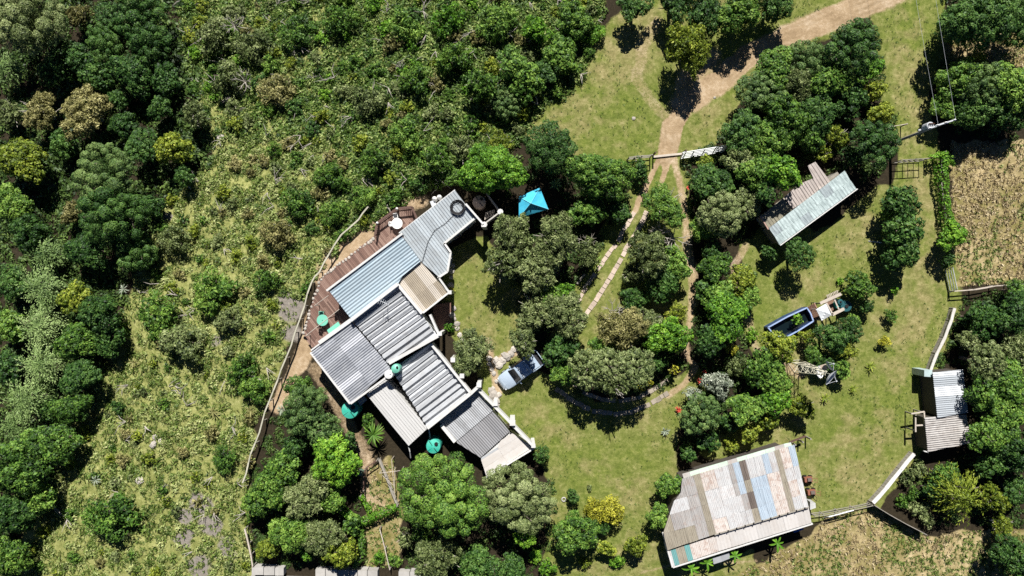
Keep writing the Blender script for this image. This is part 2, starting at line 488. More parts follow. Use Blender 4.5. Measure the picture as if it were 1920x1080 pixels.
def leaf_quads(c, nrm, L, Wd, rng, direc=None):
    """one folded rhombus per leaf: centres c, normals nrm, length L, width Wd"""
    n = len(c)
    t = unit(n, rng) if direc is None else direc
    t = t - nrm * (t * nrm).sum(1, keepdims=True)
    t /= np.linalg.norm(t, axis=1, keepdims=True) + 1e-9
    b = np.cross(nrm, t)
    L = np.broadcast_to(L, (n,))[:, None]; Wd = np.broadcast_to(Wd, (n,))[:, None]
    fold = nrm * (Wd * 0.18)
    v = np.stack([c - t * L / 2, c + b * Wd / 2 + fold, c + t * L / 2 - nrm * L * 0.12, c - b * Wd / 2 + fold], 1).reshape(-1, 3)
    q = np.arange(4 * n).reshape(n, 4)
    return v, q

def crown(seed, R, nclump, rc, ls, asp, dens, flat=0.75, ragged=0.25, tilt=0.42, inner=0.82, gap=0.62):
    """leafy crown of radius R round the origin (dome); returns verts, quads, tint, clump centres"""
    rng = np.random.default_rng(seed)
    ph = rng.random(4) * 6.28
    def outline(a): return 1 + ragged * (0.5 * np.sin(2 * a + ph[0]) + 0.35 * np.sin(3 * a + ph[1]) + 0.3 * np.sin(5 * a + ph[2]))
    cc = []; rr = []
    tries = 0
    while len(cc) < nclump and tries < nclump * 60:
        tries += 1
        u = rng.random(); a = rng.random() * 2 * np.pi
        z = u * 1.4 - 0.4
        s = math.sqrt(max(0, 1 - min(z, 1) ** 2))
        r = rc * R * rng.uniform(0.55, 1.4)
        k = (R - r * 0.8) * outline(a)
        p = np.array([math.cos(a) * s * k, math.sin(a) * s * k, z * (R - r) * flat]) * rng.uniform(0.82, 1.05)
        if all(np.linalg.norm(p - q) > gap * (r + t) for q, t in zip(cc, rr)):
            cc.append(p); rr.append(r)
    cc = np.array(cc); rr = np.array(rr)
    V = []; Nn = []; T = []; LS = []
    for i in range(len(cc)):
        n = int(dens * 4 * math.pi * rr[i] ** 2)
        d = unit(n, rng)
        d[:, 2] = np.where(d[:, 2] < -0.45, -d[:, 2], d[:, 2])
        lump = 1 + (0.22 if inner < 0.9 else 0.08) * np.sin(d[:, 0] * 5 + i) * np.sin(d[:, 1] * 6 + 2 * i) 
        p = cc[i] + d * (rr[i] * lump * (inner + (1.06 - inner) * rng.random(n) ** 0.6))[:, None] * np.array([1, 1, 0.85])
        keep = np.ones(n, bool)
        for j in range(len(cc)):
            if j != i: keep &= (np.linalg.norm(p - cc[j], axis=1) > 0.72 * rr[j])
        p = p[keep]; d = d[keep]
        nr = d + np.array([0, 0, 0.35]) + rng.normal(size=d.shape) * tilt
        LS.append(np.full(len(p), rng.uniform(0.75, 1.3)))
        V.append(p); Nn.append(nr / np.linalg.norm(nr, axis=1, keepdims=True))
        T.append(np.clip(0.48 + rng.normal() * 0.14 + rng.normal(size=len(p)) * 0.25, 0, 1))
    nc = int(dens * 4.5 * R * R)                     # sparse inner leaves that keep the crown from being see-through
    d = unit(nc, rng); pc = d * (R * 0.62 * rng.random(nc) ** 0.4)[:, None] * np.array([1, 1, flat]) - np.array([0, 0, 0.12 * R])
    V.append(pc); LS.append(np.full(nc, 1.2)); Nn.append(unit(nc, rng)); T.append(np.clip(0.15 + rng.normal(size=nc) * 0.12, 0, 1))  # inner leaves coloured darker to stand in for shade inside the crown
    p = np.concatenate(V); nr = np.concatenate(Nn); tn = np.concatenate(T)
    k = R / np.percentile(np.hypot(p[:, 0], p[:, 1]), 95)
    p = p * k; cc = cc * k
    L = ls * rng.uniform(0.55, 1.5, len(p)) * np.concatenate(LS)
    v, q = leaf_quads(p, nr, L, L * asp, rng)
    return v, q, np.repeat(tn, 4), cc

def sprays(seed, R, n, per, ls, asp, droop=0.5, rise=0.6):
    """crown of long arching sprays with narrow leaves along them"""
    rng = np.random.default_rng(seed)
    C = []; D = []; T = []
    for i in range(n):
        a = rng.random() * 6.283; e = rng.uniform(0.05, 1.0)
        ln = R * rng.uniform(0.55, 1.1)
        base = np.array([0, 0, rng.uniform(-0.5, 0.35) * R])
        h = np.array([math.cos(a), math.sin(a), 0])
        t = np.linspace(0.15, 1, per)
        p = base + h * (ln * t)[:, None] + np.array([0, 0, 1]) * (R * (rise * e * t - droop * t * t))[:, None]
        p += rng.normal(size=p.shape) * 0.06
        tang = h + np.array([0, 0, 1]) * (rise * e - 2 * droop * t)[:, None]
        side = np.cross(h, [0, 0, 1]) * np.where(np.arange(per) % 2, 1, -1)[:, None] * 0.55
        C.append(p + side * ls * 0.4); D.append(tang + side + rng.normal(size=p.shape) * 0.15)
        T.append(np.clip(0.35 + 0.3 * t + rng.normal() * 0.12 + rng.normal(size=per) * 0.1, 0, 1))
    c = np.concatenate(C); d = np.concatenate(D); d /= np.linalg.norm(d, axis=1, keepdims=True)
    nr = np.array([0, 0, 1.0]) + rng.normal(size=c.shape) * 0.35
    nr /= np.linalg.norm(nr, axis=1, keepdims=True)
    v, q = leaf_quads(c, nr, ls * rng.uniform(0.7, 1.3, len(c)), ls * asp, rng, d)
    return v, q, np.repeat(np.concatenate(T), 4), c[::max(1, len(c) // 12)]

def trunk_arrays(cc, h, r0, seed, nlimb=8, out=0.75):
    """tapered trunk from z=-h to the crown and limbs to some clumps"""
    rng = np.random.default_rng(seed)
    mb = MB()
    lean = rng.normal(size=2) * 0.06 * h
    fork = Vector((lean[0], lean[1], -h * 0.35))
    mb.tube([(0, 0, -h - 0.15), (lean[0] * 0.4, lean[1] * 0.4, -h * 0.7), fork], [r0 * 1.35, r0, r0 * 0.8], 7)
    idx = rng.permutation(len(cc))[:nlimb]
    for i in idx:
        e = Vector(cc[i]) * out
        m = fork.lerp(e, 0.5) + Vector(rng.normal(size=3)) * 0.08 * h
        mb.tube([fork, m, e], [r0 * 0.55, r0 * 0.38, r0 * 0.14], 5)
    return mb

PROTO = {}
def make_proto(key, kind, seed, R):
    if kind == 'broad': v, q, t, cc = crown(seed, R, int(14 + 14 * R), 0.27, 0.215, 0.6, 38, 0.8, 0.42)
    elif kind == 'lumpy': v, q, t, cc = crown(seed, R, int(22 + 20 * R), 0.21, 0.15, 0.6, 84, 0.6, 0.16, 0.32, 0.92, 0.86)
    elif kind == 'feather': v, q, t, cc = crown(seed, R, int(20 + 14 * R), 0.22, 0.28, 0.32, 40, 0.72, 0.42, 0.7, 0.5)
    elif kind == 'conifer': v, q, t, cc = crown(seed, R, int(18 + 9 * R), 0.24, 0.17, 0.45, 90, 1.0, 0.08, 0.5)
    elif kind == 'spray': v, q, t, cc = sprays(seed, R, int(60 + 25 * R), 16, 0.34, 0.24)
    elif kind == 'layer': v, q, t, cc = sprays(seed, R, int(90 + 30 * R), 12, 0.30, 0.30, 0.25, 0.5)
    elif kind == 'scrub': v, q, t, cc = crown(seed, R, int(6 + 7 * R), 0.32, 0.20, 0.5, 46, 0.72, 0.42, 0.75, 0.6)
    h = 1.15 * R
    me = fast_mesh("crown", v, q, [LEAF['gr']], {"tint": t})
    nl = 14 if kind == 'feather' else 7
    tm = trunk_arrays(cc, h, 0.05 + 0.06 * R, seed + 9, nl, 1.0 if kind == 'feather' else 0.85)
    tme = bpy.data.meshes.new("trunk"); tme.from_pydata(tm.v, [], tm.f); tme.materials.append(BARK_PALE if kind == 'feather' else BARK)
    PROTO[key] = (me, tme, R, h)

SIZES = [0.45, 0.9, 1.6, 2.5, 3.8]
_s = 100
for kind in ('broad', 'lumpy', 'feather', 'conifer', 'scrub', 'spray', 'layer'):
    for si, R in enumerate(SIZES):
        if kind == 'scrub' and R > 2: continue
        if kind in ('spray', 'layer') and si in (0,): continue
        for var in range(3 if kind in ('broad', 'scrub', 'feather') and R < 3 else 2):
            _s += 1
            make_proto((kind, si, var), kind, _s, R)

# what each kind of plant is: crown shape, leaf colour, object name, words, category
KIND = {
    'gr': ('broad', 'gr', 'broadleaf_tree', 'mid green leafy tree', 'tree'),
    'dk': ('broad', 'dk', 'broadleaf_tree', 'dark green leafy tree', 'tree'),
    'br': ('broad', 'br', 'broadleaf_tree', 'bright green leafy tree', 'tree'),
    'bl': ('lumpy', 'bl', 'broadleaf_tree', 'blue green clumpy tree', 'tree'),
    'lu': ('lumpy', 'gr', 'clumpy_tree', 'green cauliflower crowned tree', 'tree'),
    'ld': ('lumpy', 'dk', 'clumpy_tree', 'dark fine leaved tree', 'tree'),
    'lo': ('lumpy', 'ol', 'clumpy_tree', 'olive clumpy tree', 'tree'),
    'ol': ('feather', 'ol', 'olive_tree', 'greyish olive feathery tree', 'tree'),
    'kh': ('feather', 'kh', 'khaki_tree', 'pale khaki feathery tree', 'tree'),
    'gf': ('feather', 'gr', 'feathery_tree', 'green feathery tree', 'tree'),
    'yf': ('feather', 'yg', 'feathery_tree', 'yellowish green feathery tree', 'tree'),
    'yg': ('broad', 'yg', 'broadleaf_tree', 'yellowish green leafy tree', 'tree'),
    'ye': ('scrub', 'ye', 'yellow_shrub', 'golden yellow shrub', 'shrub'),
    'si': ('scrub', 'si', 'silver_shrub', 'silvery leaved shrub', 'shrub'),
    'co': ('conifer', 'dk', 'conifer_tree', 'dark dense conifer', 'tree'),
    'fe': ('layer', 'fe', 'fronded_tree', 'pale green fronded tree', 'tree'),
    'sp': ('spray', 'yg', 'drooping_tree', 'long leaved drooping tree', 'tree'),
    'sh': ('scrub', 'gr', 'green_shrub', 'low green shrub', 'shrub'),
    'sb': ('scrub', 'br', 'green_shrub', 'small bright green shrub', 'shrub'),
    'sd': ('scrub', 'dk', 'green_shrub', 'low dark green shrub', 'shrub'),
    'sk': ('scrub', 'kh', 'khaki_shrub', 'low khaki shrub', 'shrub'),
    'so': ('scrub', 'ol', 'olive_shrub', 'low olive grey shrub', 'shrub'),
    'sy': ('scrub', 'yg', 'green_shrub', 'small yellow green shrub', 'shrub'),
}
PR = random.Random(11)
def plant(px, py, r, kind, where, hc=None, group=None, label=None, bush=False):
    """tree or shrub whose crown of r photograph pixels shows centred on (px, py); hc = height of the crown centre"""
    shape, lf, name, words, cat = KIND[kind]
    rm = r * K * (0.94 if cat == 'tree' else 1.0)
    if hc is None: hc = (0.62 if cat == 'shrub' else 1.12) * rm + (0.0 if cat == 'shrub' else 0.35)
    g = G(px, py, hc)
    rm *= (CAM_H - g.z - hc) / CAM_H
    cand = [k for k in PROTO if k[0] == shape]
    si = min({k[1] for k in cand}, key=lambda i: abs(math.log(SIZES[i] / rm)))
    me, tme, R, h = PROTO[PR.choice([k for k in cand if k[1] == si])]
    s = rm / R
    root = empty(name, g, label or (words + " " + where), cat, group)
    rz = PR.uniform(0, 6.28)
    root.rotation_euler = (0, 0, rz)
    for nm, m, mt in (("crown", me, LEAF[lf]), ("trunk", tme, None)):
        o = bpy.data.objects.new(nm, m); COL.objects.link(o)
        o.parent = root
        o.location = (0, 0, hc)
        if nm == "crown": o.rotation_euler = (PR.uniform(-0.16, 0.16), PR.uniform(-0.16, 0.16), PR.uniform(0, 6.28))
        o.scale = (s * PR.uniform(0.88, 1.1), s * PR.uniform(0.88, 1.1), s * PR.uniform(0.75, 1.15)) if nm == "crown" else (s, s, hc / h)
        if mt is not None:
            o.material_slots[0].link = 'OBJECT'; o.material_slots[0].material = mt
    return root

def rosette(name, px, py, n, length, width, leafm, label, cat, stem_h=0.3, rise=0.7, droop=0.6, seed=0, group=None, arch=1.0):
    """plant with large leaves round a stem, each leaf a part"""
    rng = random.Random(seed)
    g = G(px, py, stem_h)
    root = empty(name, g, label, cat, group)
    MB().tube([(g.x, g.y, g.z - 0.1), (g.x, g.y, g.z + stem_h)], [0.09, 0.06], 6).build("stem", BARK, root)
    meshes = []
    for k in range(3):
        v = []; q = []; m = 5
        rs = rise * (0.5 + 0.4 * k)
        for i in range(m):
            t = i / (m - 1)
            w = width * (0.35 + 1.3 * t) * (1 - t) ** 0.6 * 1.3 if t < 1 else 0.0
            x = length * t; z = length * (rs * t - droop * t * t * arch)
            v += [(x, -w / 2, z + w * 0.2), (x, 0, z), (x, w / 2, z + w * 0.2)]
        for i in range(m - 1):
            a = 3 * i
            q += [(a, a + 3, a + 4, a + 1), (a + 1, a + 4, a + 5, a + 2)]
        me = fast_mesh("leaf", np.array(v), np.array(q), [leafm], {"tint": np.linspace(0.35, 0.75, len(v))})
        meshes.append(me)
    for i in range(n):
        o = bpy.data.objects.new("leaf", meshes[i % 3]); COL.objects.link(o); o.parent = root
        o.location = (0, 0, stem_h)
        o.rotation_euler = (rng.uniform(-0.3, 0.3), rng.uniform(-0.15, 0.15), i * 2.39996 + rng.uniform(-0.2, 0.2))
        s = rng.uniform(0.75, 1.1); o.scale = (s, s, s)
    return root
# ------------------------------------------------------------------ building materials
M_WHITE = surf("white_painted_wall", (0.60, 0.595, 0.575), 0.28, (0.30, 0.26, 0.21), 0.8, scale=1.5)
M_WALL = surf("cream_plaster_wall", (0.55, 0.50, 0.42), 0.3, (0.2, 0.16, 0.12), 0.85)
M_R1 = surf("white_roof_sheet", (0.39, 0.43, 0.455), 0.5, (0.26, 0.26, 0.25), 0.5, scale=1.3, vary=0.3)
M_R2 = surf("pale_blue_roof_sheet", (0.31, 0.385, 0.435), 0.25, (0.52, 0.56, 0.58), 0.5, scale=0.7, vary=0.3)
M_R3 = surf("beige_roof_sheet", (0.47, 0.425, 0.365), 0.3, (0.42, 0.36, 0.28), 0.7, scale=0.9, vary=0.3)
M_R3B = surf("brown_fibreglass_sheet", (0.34, 0.29, 0.22), 0.4, (0.17, 0.14, 0.11), 0.7, scale=1.0)
M_R4 = surf("weathered_trough_sheet", (0.50, 0.515, 0.535), 0.4, (0.26, 0.24, 0.22), 0.65, scale=1.6, vary=0.3)
M_R5 = surf("grey_roof_sheet", (0.25, 0.262, 0.29), 0.3, (0.60, 0.60, 0.60), 0.55, scale=0.9, vary=0.3)
M_R7 = surf("off_white_roof_sheet", (0.46, 0.455, 0.445), 0.3, (0.42, 0.40, 0.38), 0.6, scale=0.7, vary=0.3)
M_R8 = surf("light_grey_roof_sheet", (0.35, 0.36, 0.375), 0.5, (0.22, 0.21, 0.21), 0.6, scale=1.4, vary=0.3)
M_R8B = surf("aged_grey_roof_sheet", (0.24, 0.24, 0.25), 0.5, (0.22, 0.21, 0.21), 0.7, scale=1.3, vary=0.3)
M_R9 = surf("stained_white_slab", (0.54, 0.515, 0.49), 0.5, (0.42, 0.36, 0.31), 0.8, scale=0.7)
M_DARK = surf("dark_gap", (0.03, 0.03, 0.035), 0.1, rough=0.9)
M_GLASS = surf("dark_window_glass", (0.02, 0.025, 0.03), 0.05, rough=0.08, spec=0.6)
M_WOOD = surf("brown_deck_board", (0.155, 0.088, 0.066), 0.5, (0.21, 0.13, 0.095), 0.7, scale=3.0)
M_RAIL = surf("dark_brown_timber", (0.10, 0.055, 0.042), 0.3, (0.19, 0.13, 0.10), 0.7, scale=3.0)
M_TIMB = surf("bleached_timber", (0.50, 0.44, 0.37), 0.4, (0.24, 0.19, 0.15), 0.85, scale=3)
M_TIMBG = surf("grey_weathered_timber", (0.30, 0.275, 0.235), 0.5, (0.13, 0.12, 0.09), 0.9, scale=3)
M_STEEL = surf("galvanised_steel", (0.50, 0.52, 0.54), 0.2, rough=0.45)
M_BLACK = surf("black_rubber", (0.012, 0.012, 0.014), 0.1, rough=0.6)
M_TANK = surf("green_plastic", (0.03, 0.38, 0.28), 0.35, (0.25, 0.5, 0.42), 0.4, scale=2.5)
M_TANKP = surf("pale_green_plastic", (0.16, 0.50, 0.37), 0.15, (0.45, 0.6, 0.5), 0.45)
M_TANKB = surf("pinkish_brown_plastic", (0.46, 0.35, 0.29), 0.3, (0.2, 0.15, 0.12), 0.5)
M_WHITEP = surf("white_plastic", (0.78, 0.77, 0.74), 0.1, (0.45, 0.42, 0.38), 0.4)
M_STONE = surf("pale_stone", (0.44, 0.40, 0.35), 0.4, (0.2, 0.17, 0.14), 0.9, scale=3, vary=0.35)
M_CONC = surf("pinkish_concrete", (0.52, 0.42, 0.34), 0.35, (0.28, 0.22, 0.16), 0.9, scale=2.5, vary=0.3)
M_CONCG = surf("grey_concrete", (0.42, 0.40, 0.37), 0.4, (0.2, 0.19, 0.17), 0.9, scale=2.0, vary=0.2)
M_PAVE = surf("red_brown_paving", (0.20, 0.11, 0.08), 0.4, (0.1, 0.07, 0.05), 0.85)

def prof_sine(f): return math.sin(2 * math.pi * f)
def prof_rib(f): return 1.0 if 0.12 < f < 0.34 else (-1.0 if f > 0.44 or f < 0.02 else 0.0)
def prof_trough(f): return 1.0 if 0.10 <= f <= 0.52 else (-1.0 if 0.62 <= f <= 1.0 else 0.0)
PROF = {'sine': (prof_sine, [0, 0.25, 0.5, 0.75]), 'rib': (prof_rib, [0.01, 0.13, 0.33, 0.45]), 'trough': (prof_trough, [0.0, 0.10, 0.50, 0.64]), 'flat': (lambda f: 0.0, [0.5])}

def roof(parent, pts, z, rib, period, per_sheet, amp, kind, matf, rows=None, slope=0.0, cross=0.0, bounds=None, seed=1, lift=0.012, name="roof_sheet"):
    """corrugated roof over the outline pts (photograph pixels at height z), ribs along the pixel direction rib,
    laid as separate sheets; returns list of sheets"""
    rng = random.Random(seed)
    pl = poly_px(pts, z)
    d = Vector((rib[0], -rib[1])).normalized(); e = Vector((-d.y, d.x))
    st = [(p[0] * e.x + p[1] * e.y, p[0] * d.x + p[1] * d.y) for p in pl]
    s0 = min(a for a, b in st); s1 = max(a for a, b in st); t0 = min(b for a, b in st); t1 = max(b for a, b in st)
    def interval(s):
        s = min(max(s, s0 + 1e-4), s1 - 1e-4); ts = []
        for i in range(len(st)):
            (a, b), (c, dd) = st[i], st[(i + 1) % len(st)]
            if (a - s) * (c - s) <= 0 and a != c: ts.append(b + (dd - b) * (s - a) / (c - a))
        return (min(ts), max(ts)) if len(ts) > 1 else None
    f, brk = PROF[kind]
    if bounds is None:
        n = max(1, round((s1 - s0) / (period * per_sheet)))
        period = (s1 - s0) / (n * per_sheet)
        bounds = [i / n for i in range(n + 1)]
    bs = [s0 + (s1 - s0) * b for b in bounds]
    cuts = [t0 + (t1 - t0) * r for r in (rows or [])]
    tc = [t0 - 1] + cuts + [t1 + 1]
    out = []
    for ci in range(len(bs) - 1):
        sa, sb = bs[ci], bs[ci + 1]
        ss = {sa + 0.004, sb - 0.004}
        k0 = int((sa - s0) / period) - 1; k1 = int((sb - s0) / period) + 2
        for k in range(k0, k1):
            for ph in brk:
                s = s0 + (k + ph) * period
                if sa + 0.006 < s < sb - 0.006: ss.add(s)
        ss = sorted(ss)
        for ri in range(len(tc) - 1):
            up = rng.uniform(0, lift) + 0.012 * ((ci + ri) % 2); tl = rng.uniform(-1, 1) * lift
            lines = []
            for s in ss:
                iv = interval(s)
                if iv is None: continue
                a = max(iv[0], tc[ri] + 0.004); b = min(iv[1], tc[ri + 1] - 0.004)
                if b - a < 0.06: continue
                ph = ((s - s0) / period) % 1.0
                hz = amp * f(ph) + up
                row = []
                for u in (0.0, 0.5, 1.0):
                    t = a + (b - a) * u
                    zz = z + hz + slope * (t - (t0 + t1) / 2) + cross * (s - (s0 + s1) / 2) + tl * (u - 0.5) + (rng.uniform(-1, 1) * lift * 0.6)
                    row.append((e.x * s + d.x * t, e.y * s + d.y * t, zz))
                lines.append(row)
            if len(lines) < 2: continue
            v = []; q = []
            n = len(lines)
            for r in lines: v += r
            v += [(x, y, zz - 0.05) for r in lines for (x, y, zz) in r]
            o3 = 3 * n
            for i in range(n - 1):
                for u in range(2):
                    a = 3 * i + u
                    q.append((a, a + 1, a + 4, a + 3)); q.append((o3 + a, o3 + a + 3, o3 + a + 4, o3 + a + 1))
                a = 3 * i
                q.append((a, a + 3, o3 + a + 3, o3 + a)); q.append((a + 2, o3 + a + 2, o3 + a + 5, a + 5))
            for a in (0, 3 * (n - 1)):
                for u in range(2): q.append((a + u, o3 + a + u, o3 + a + u + 1, a + u + 1))
            me = bpy.data.meshes.new(name); me.from_pydata(v, [], q); me.materials.append(matf(ci, ri) if callable(matf) else matf); me.update()
            o = link(name, me, parent); out.append(o)
    return out

def shrink(pl, k=0.97):
    cx = sum(p[0] for p in pl) / len(pl); cy = sum(p[1] for p in pl) / len(pl)
    return [(cx + (p[0] - cx) * k, cy + (p[1] - cy) * k) for p in pl]

def walls(parent, pts, z, top, mat=None, k=0.965, z0=-0.3, name="wall"):
    return MB().prism(shrink(poly_px(pts, z), k), z0, top).build(name, mat or M_WALL, parent)

def beam(parent, name, a, b, z, w, h, mat, z2=None):
    """beam / parapet with its top at z between two photograph pixels"""
    p = W(*a, z); q = W(*b, z2 if z2 is not None else z)
    p.z -= h / 2; q.z -= h / 2
    return MB().bar(p, q, w, h).build(name, mat, parent)

AX = (103, -79); AY = (79, 103)     # the two directions of the main house in the photograph

# ------------------------------------------------------------------ main house
house = empty("main_house", W(760, 620, 0), "long white walled farmhouse of stepped corrugated roofs beside the timber deck", "house")
def sub(name, parent, pts, z):
    c = W(sum(p[0] for p in pts) / len(pts), sum(p[1] for p in pts) / len(pts), z)
    o = empty(name, c - parent.location); o.parent = parent
    return o
def attach_deep(o, part, root):
    o.parent = part; o.matrix_parent_inverse = Matrix.Translation(root.location + part.location).inverted()
def section(pts, z, top_gap=0.16, label=None, wall_mat=None):
    walls(house, pts, z, z - top_gap, wall_mat or M_WHITE)
    r = sub("roof", house, pts, z)
    if label: r["label"] = label
    return r
def lay(part, *a, **k):
    for o in roof(None, *a, **k): attach_deep(o, part, house)

R1 = [(750, 436), (853, 357), (892, 408), (833, 456), (844, 473), (838, 508), (822, 519), (790, 491)]
r = section(R1, 3.25, label="white ribbed roof with a black pipe coil lying on it")
lay(r, R1, 3.25, AY, 0.28, 3, 0.035, 'rib', M_R1, slope=-0.05, seed=2)
R2 = [(752, 441), (617, 545), (659, 599), (745, 534), (760, 508), (789, 490)]
r = section(R2, 3.7, label="pale blue corrugated roof")
lay(r, R2, 3.7, AX, 0.33, 2, 0.045, 'sine', M_R2, slope=0.0, cross=0.02, seed=3)
R3 = [(760, 507), (790, 492), (840, 548), (792, 587), (745, 530)]
r = section(R3, 3.25, label="beige roof with brown see-through sheets")
lay(r, R3, 3.25, AY, 0.16, 4, 0.028, 'sine', lambda c, q: M_R3B if c in (1, 2) or (q == 1 and c in (4, 5, 6)) else M_R3, rows=[0.62], slope=-0.05, seed=4)
R4 = [(745, 531), (660, 600), (728, 681), (821, 629)]
r = section(R4, 3.35, 0.45, label="big roof of wide white troughs")
lay(r, R4, 3.35, (92, -66), 0.62, 1, 0.17, 'trough', M_R4, slope=0.0, cross=0.0, seed=5, lift=0.02)
R5 = [(583, 660), (658, 602), (733, 690), (657, 757)]
r = section(R5, 3.3, label="grey corrugated roof with lighter patched sheets")
M_R5W = surf("new_white_patch_sheet", (0.46, 0.47, 0.50), 0.2, (0.4, 0.4, 0.42), 0.5)
lay(r, R5, 3.3, (74, -58), 0.255, 3, 0.04, 'sine', lambda c, q: M_R5W if (c, q) in ((2, 0), (6, 1)) else M_R5, rows=[0.5], cross=0.03, seed=6)
R6 = [(808, 642), (734, 693), (802, 802), (879, 738)]
r = section(R6, 2.7, 0.42, label="lower roof of wide white troughs")
lay(r, R6, 2.7, (76, -58), 0.62, 1, 0.17, 'trough', M_R4, seed=7, lift=0.02)
R7 = [(687, 739), (724, 711), (802, 803), (766, 836)]
r = section(R7, 2.6, label="off white lean-to roof")
lay(r, R7, 2.6, (79, 95), 0.26, 2, 0.022, 'rib', M_R7, slope=0.0, cross=-0.06, seed=8)
R8 = [(821, 789), (892, 728), (924, 770), (855, 828)]
r = section(R8, 2.1, label="light grey corrugated roof")
lay(r, R8, 2.1, (72, 78), 0.225, 3, 0.034, 'sine', M_R8, seed=9)
R8b = [(855, 829), (924, 771), (956, 809), (901, 858)]
r = section(R8b, 2.02, label="darker aged grey corrugated roof")
lay(r, R8b, 2.02, (70, 78), 0.225, 3, 0.034, 'sine', M_R8B, seed=10)
R9 = [(901, 859), (957, 810), (1000, 838), (912, 893)]
r = section(R9, 1.95, label="white stained flat roof end")
lay(r, R9, 1.95, (96, -60), 0.5, 2, 0.006, 'flat', lambda c, q: M_R8 if (c, q) == (2, 0) else M_R9, rows=[0.45], seed=11)

# parapets, gutters and pillars of the house
for a, b, z, w, h in [((612, 545), (754, 438), 4.0, 0.26, 0.9), ((657, 601), (745, 533), 4.2, 0.42, 1.3), ((745, 533), (791, 588), 3.75, 0.34, 0.8),
                      ((790, 589), (842, 548), 3.42, 0.22, 0.45), ((842, 548), (822, 520), 3.42, 0.22, 0.4), ((729, 681), (824, 628), 3.80, 0.44, 1.6),
                      ((806, 590), (822, 626), 3.7, 0.26, 0.7), ((582, 661), (656, 757), 3.40, 0.24, 0.3), ((657, 757), (724, 708), 3.42, 0.26, 0.35),
                      ((598, 643), (658, 600), 3.62, 0.50, 0.5), ((583, 657), (660, 599), 3.5, 0.18, 0.4), ((801, 803), (881, 739), 3.6, 0.42, 1.7),
                      ((808, 645), (882, 737), 3.25, 0.30, 1.0), ((827, 797), (853, 829), 2.55, 0.42, 0.8), ((894, 728), (1003, 840), 2.75, 0.32, 1.2),
                      ((880, 741), (896, 726), 3.2, 0.34, 1.0), ((893, 407), (832, 457), 3.42, 0.26, 0.4), ((833, 456), (845, 473), 3.42, 0.24, 0.4),
                      ((845, 473), (839, 509), 3.42, 0.26, 0.4), ((839, 509), (821, 521), 3.42, 0.26, 0.4), ((873, 382), (906, 420), 3.8, 0.24, 1.2), ((853, 356), (748, 437), 3.34, 0.14, 0.2),
                      ((1001, 841), (912, 895), 2.1, 0.2, 0.4)]:
    beam(house, "parapet", a, b, z, w * 0.78, h, M_WHITE)
for (a, b), z, s in [((898, 722), 3.3, 0.42), ((929, 757), 2.95, 0.4), ((961, 793), 3.05, 0.5), ((1000, 836), 2.95, 0.36), ((825, 626), 3.95, 0.32), ((907, 421), 3.7, 0.42),
                     ((843, 548), 3.5, 0.34), ((849, 675), 3.3, 0.4), ((866, 705), 3.3, 0.4)]:
    p = W(a, b, z)
    mb = MB()
    mb.prism([(p.x - s / 2, p.y - s / 2), (p.x + s / 2, p.y - s / 2), (p.x + s / 2, p.y + s / 2), (p.x - s / 2, p.y + s / 2)], -0.2, z - 0.12)
    k = s * 0.56
    mb.prism([(p.x - k, p.y - k), (p.x + k, p.y - k), (p.x + k, p.y + k), (p.x - k, p.y + k)], z - 0.12, z)
    mb.build("pillar", M_WHITE, house)
# doors and windows in the walls towards the garden
def wall_opening(a, b, f0, f1, z0, z1, ref, what):
    p = W(*a, ref); q = W(*b, ref); u = (q - p); u.z = 0
    n = Vector((u.y, -u.x, 0)).normalized()
    p0 = p + u * f0; p1 = p + u * f1
    m = M_RAIL if what == "door" else M_GLASS
    c0 = Vector((p0.x, p0.y, (z0 + z1) / 2)) - n * 0.05; c1 = Vector((p1.x, p1.y, (z0 + z1) / 2)) - n * 0.05
    o = MB().bar(c0, c1, 0.1, z1 - z0).build(what, m, house)
    fr = MB()
    for za in (z0, z1): fr.bar(Vector((c0.x, c0.y, za)), Vector((c1.x, c1.y, za)), 0.16, 0.07)
    for cc in (c0, c1): fr.bar(Vector((cc.x, cc.y, z0)), Vector((cc.x, cc.y, z1)), 0.16, 0.07)
    f = fr.build("frame", M_WHITE); f.parent = o
wall_opening((892, 408), (833, 456), 0.15, 0.35, 1.0, 2.1, 3.25, "window")
wall_opening((892, 408), (833, 456), 0.55, 0.75, 0.1, 2.1, 3.25, "door")
wall_opening((844, 473), (838, 508), 0.25, 0.75, 0.9, 2.1, 3.25, "window")
wall_opening((888, 735), (1000, 838), 0.2, 0.32, 0.6, 1.6, 2.1, "window")
wall_opening((888, 735), (1000, 838), 0.6, 0.75, 0.6, 1.6, 2.1, "window")
# flush skylight frame on the blue side and porch beam ends
for a, b, z in [((672, 752), (685, 742), 2.2)]:
    MB().prism(poly_px([(670, 752), (682, 742), (688, 750), (676, 761)], 2.0), 1.9, 2.0).build("porch_roof", M_R5, house)
MB().prism(poly_px([(812, 572), (846, 566), (848, 605), (828, 622), (812, 600)], 0.1), -0.1, 0.09).build("porch_floor", M_PAVE, house)
MB().prism(poly_px([(613, 619), (634, 603), (638, 610), (617, 626)], 2.9), 2.82, 2.9).build("awning", M_TANKP, house)
for a in ((803, 803), (766, 838)):
    p = W(*a, 2.4)
    MB().tube([(p.x, p.y, 2.35), (p.x + 0.1, p.y - 0.5, 2.2), (p.x + 0.1, p.y - 1.3, 1.6)], 0.06, 6).build("downpipe", M_WHITE, house)

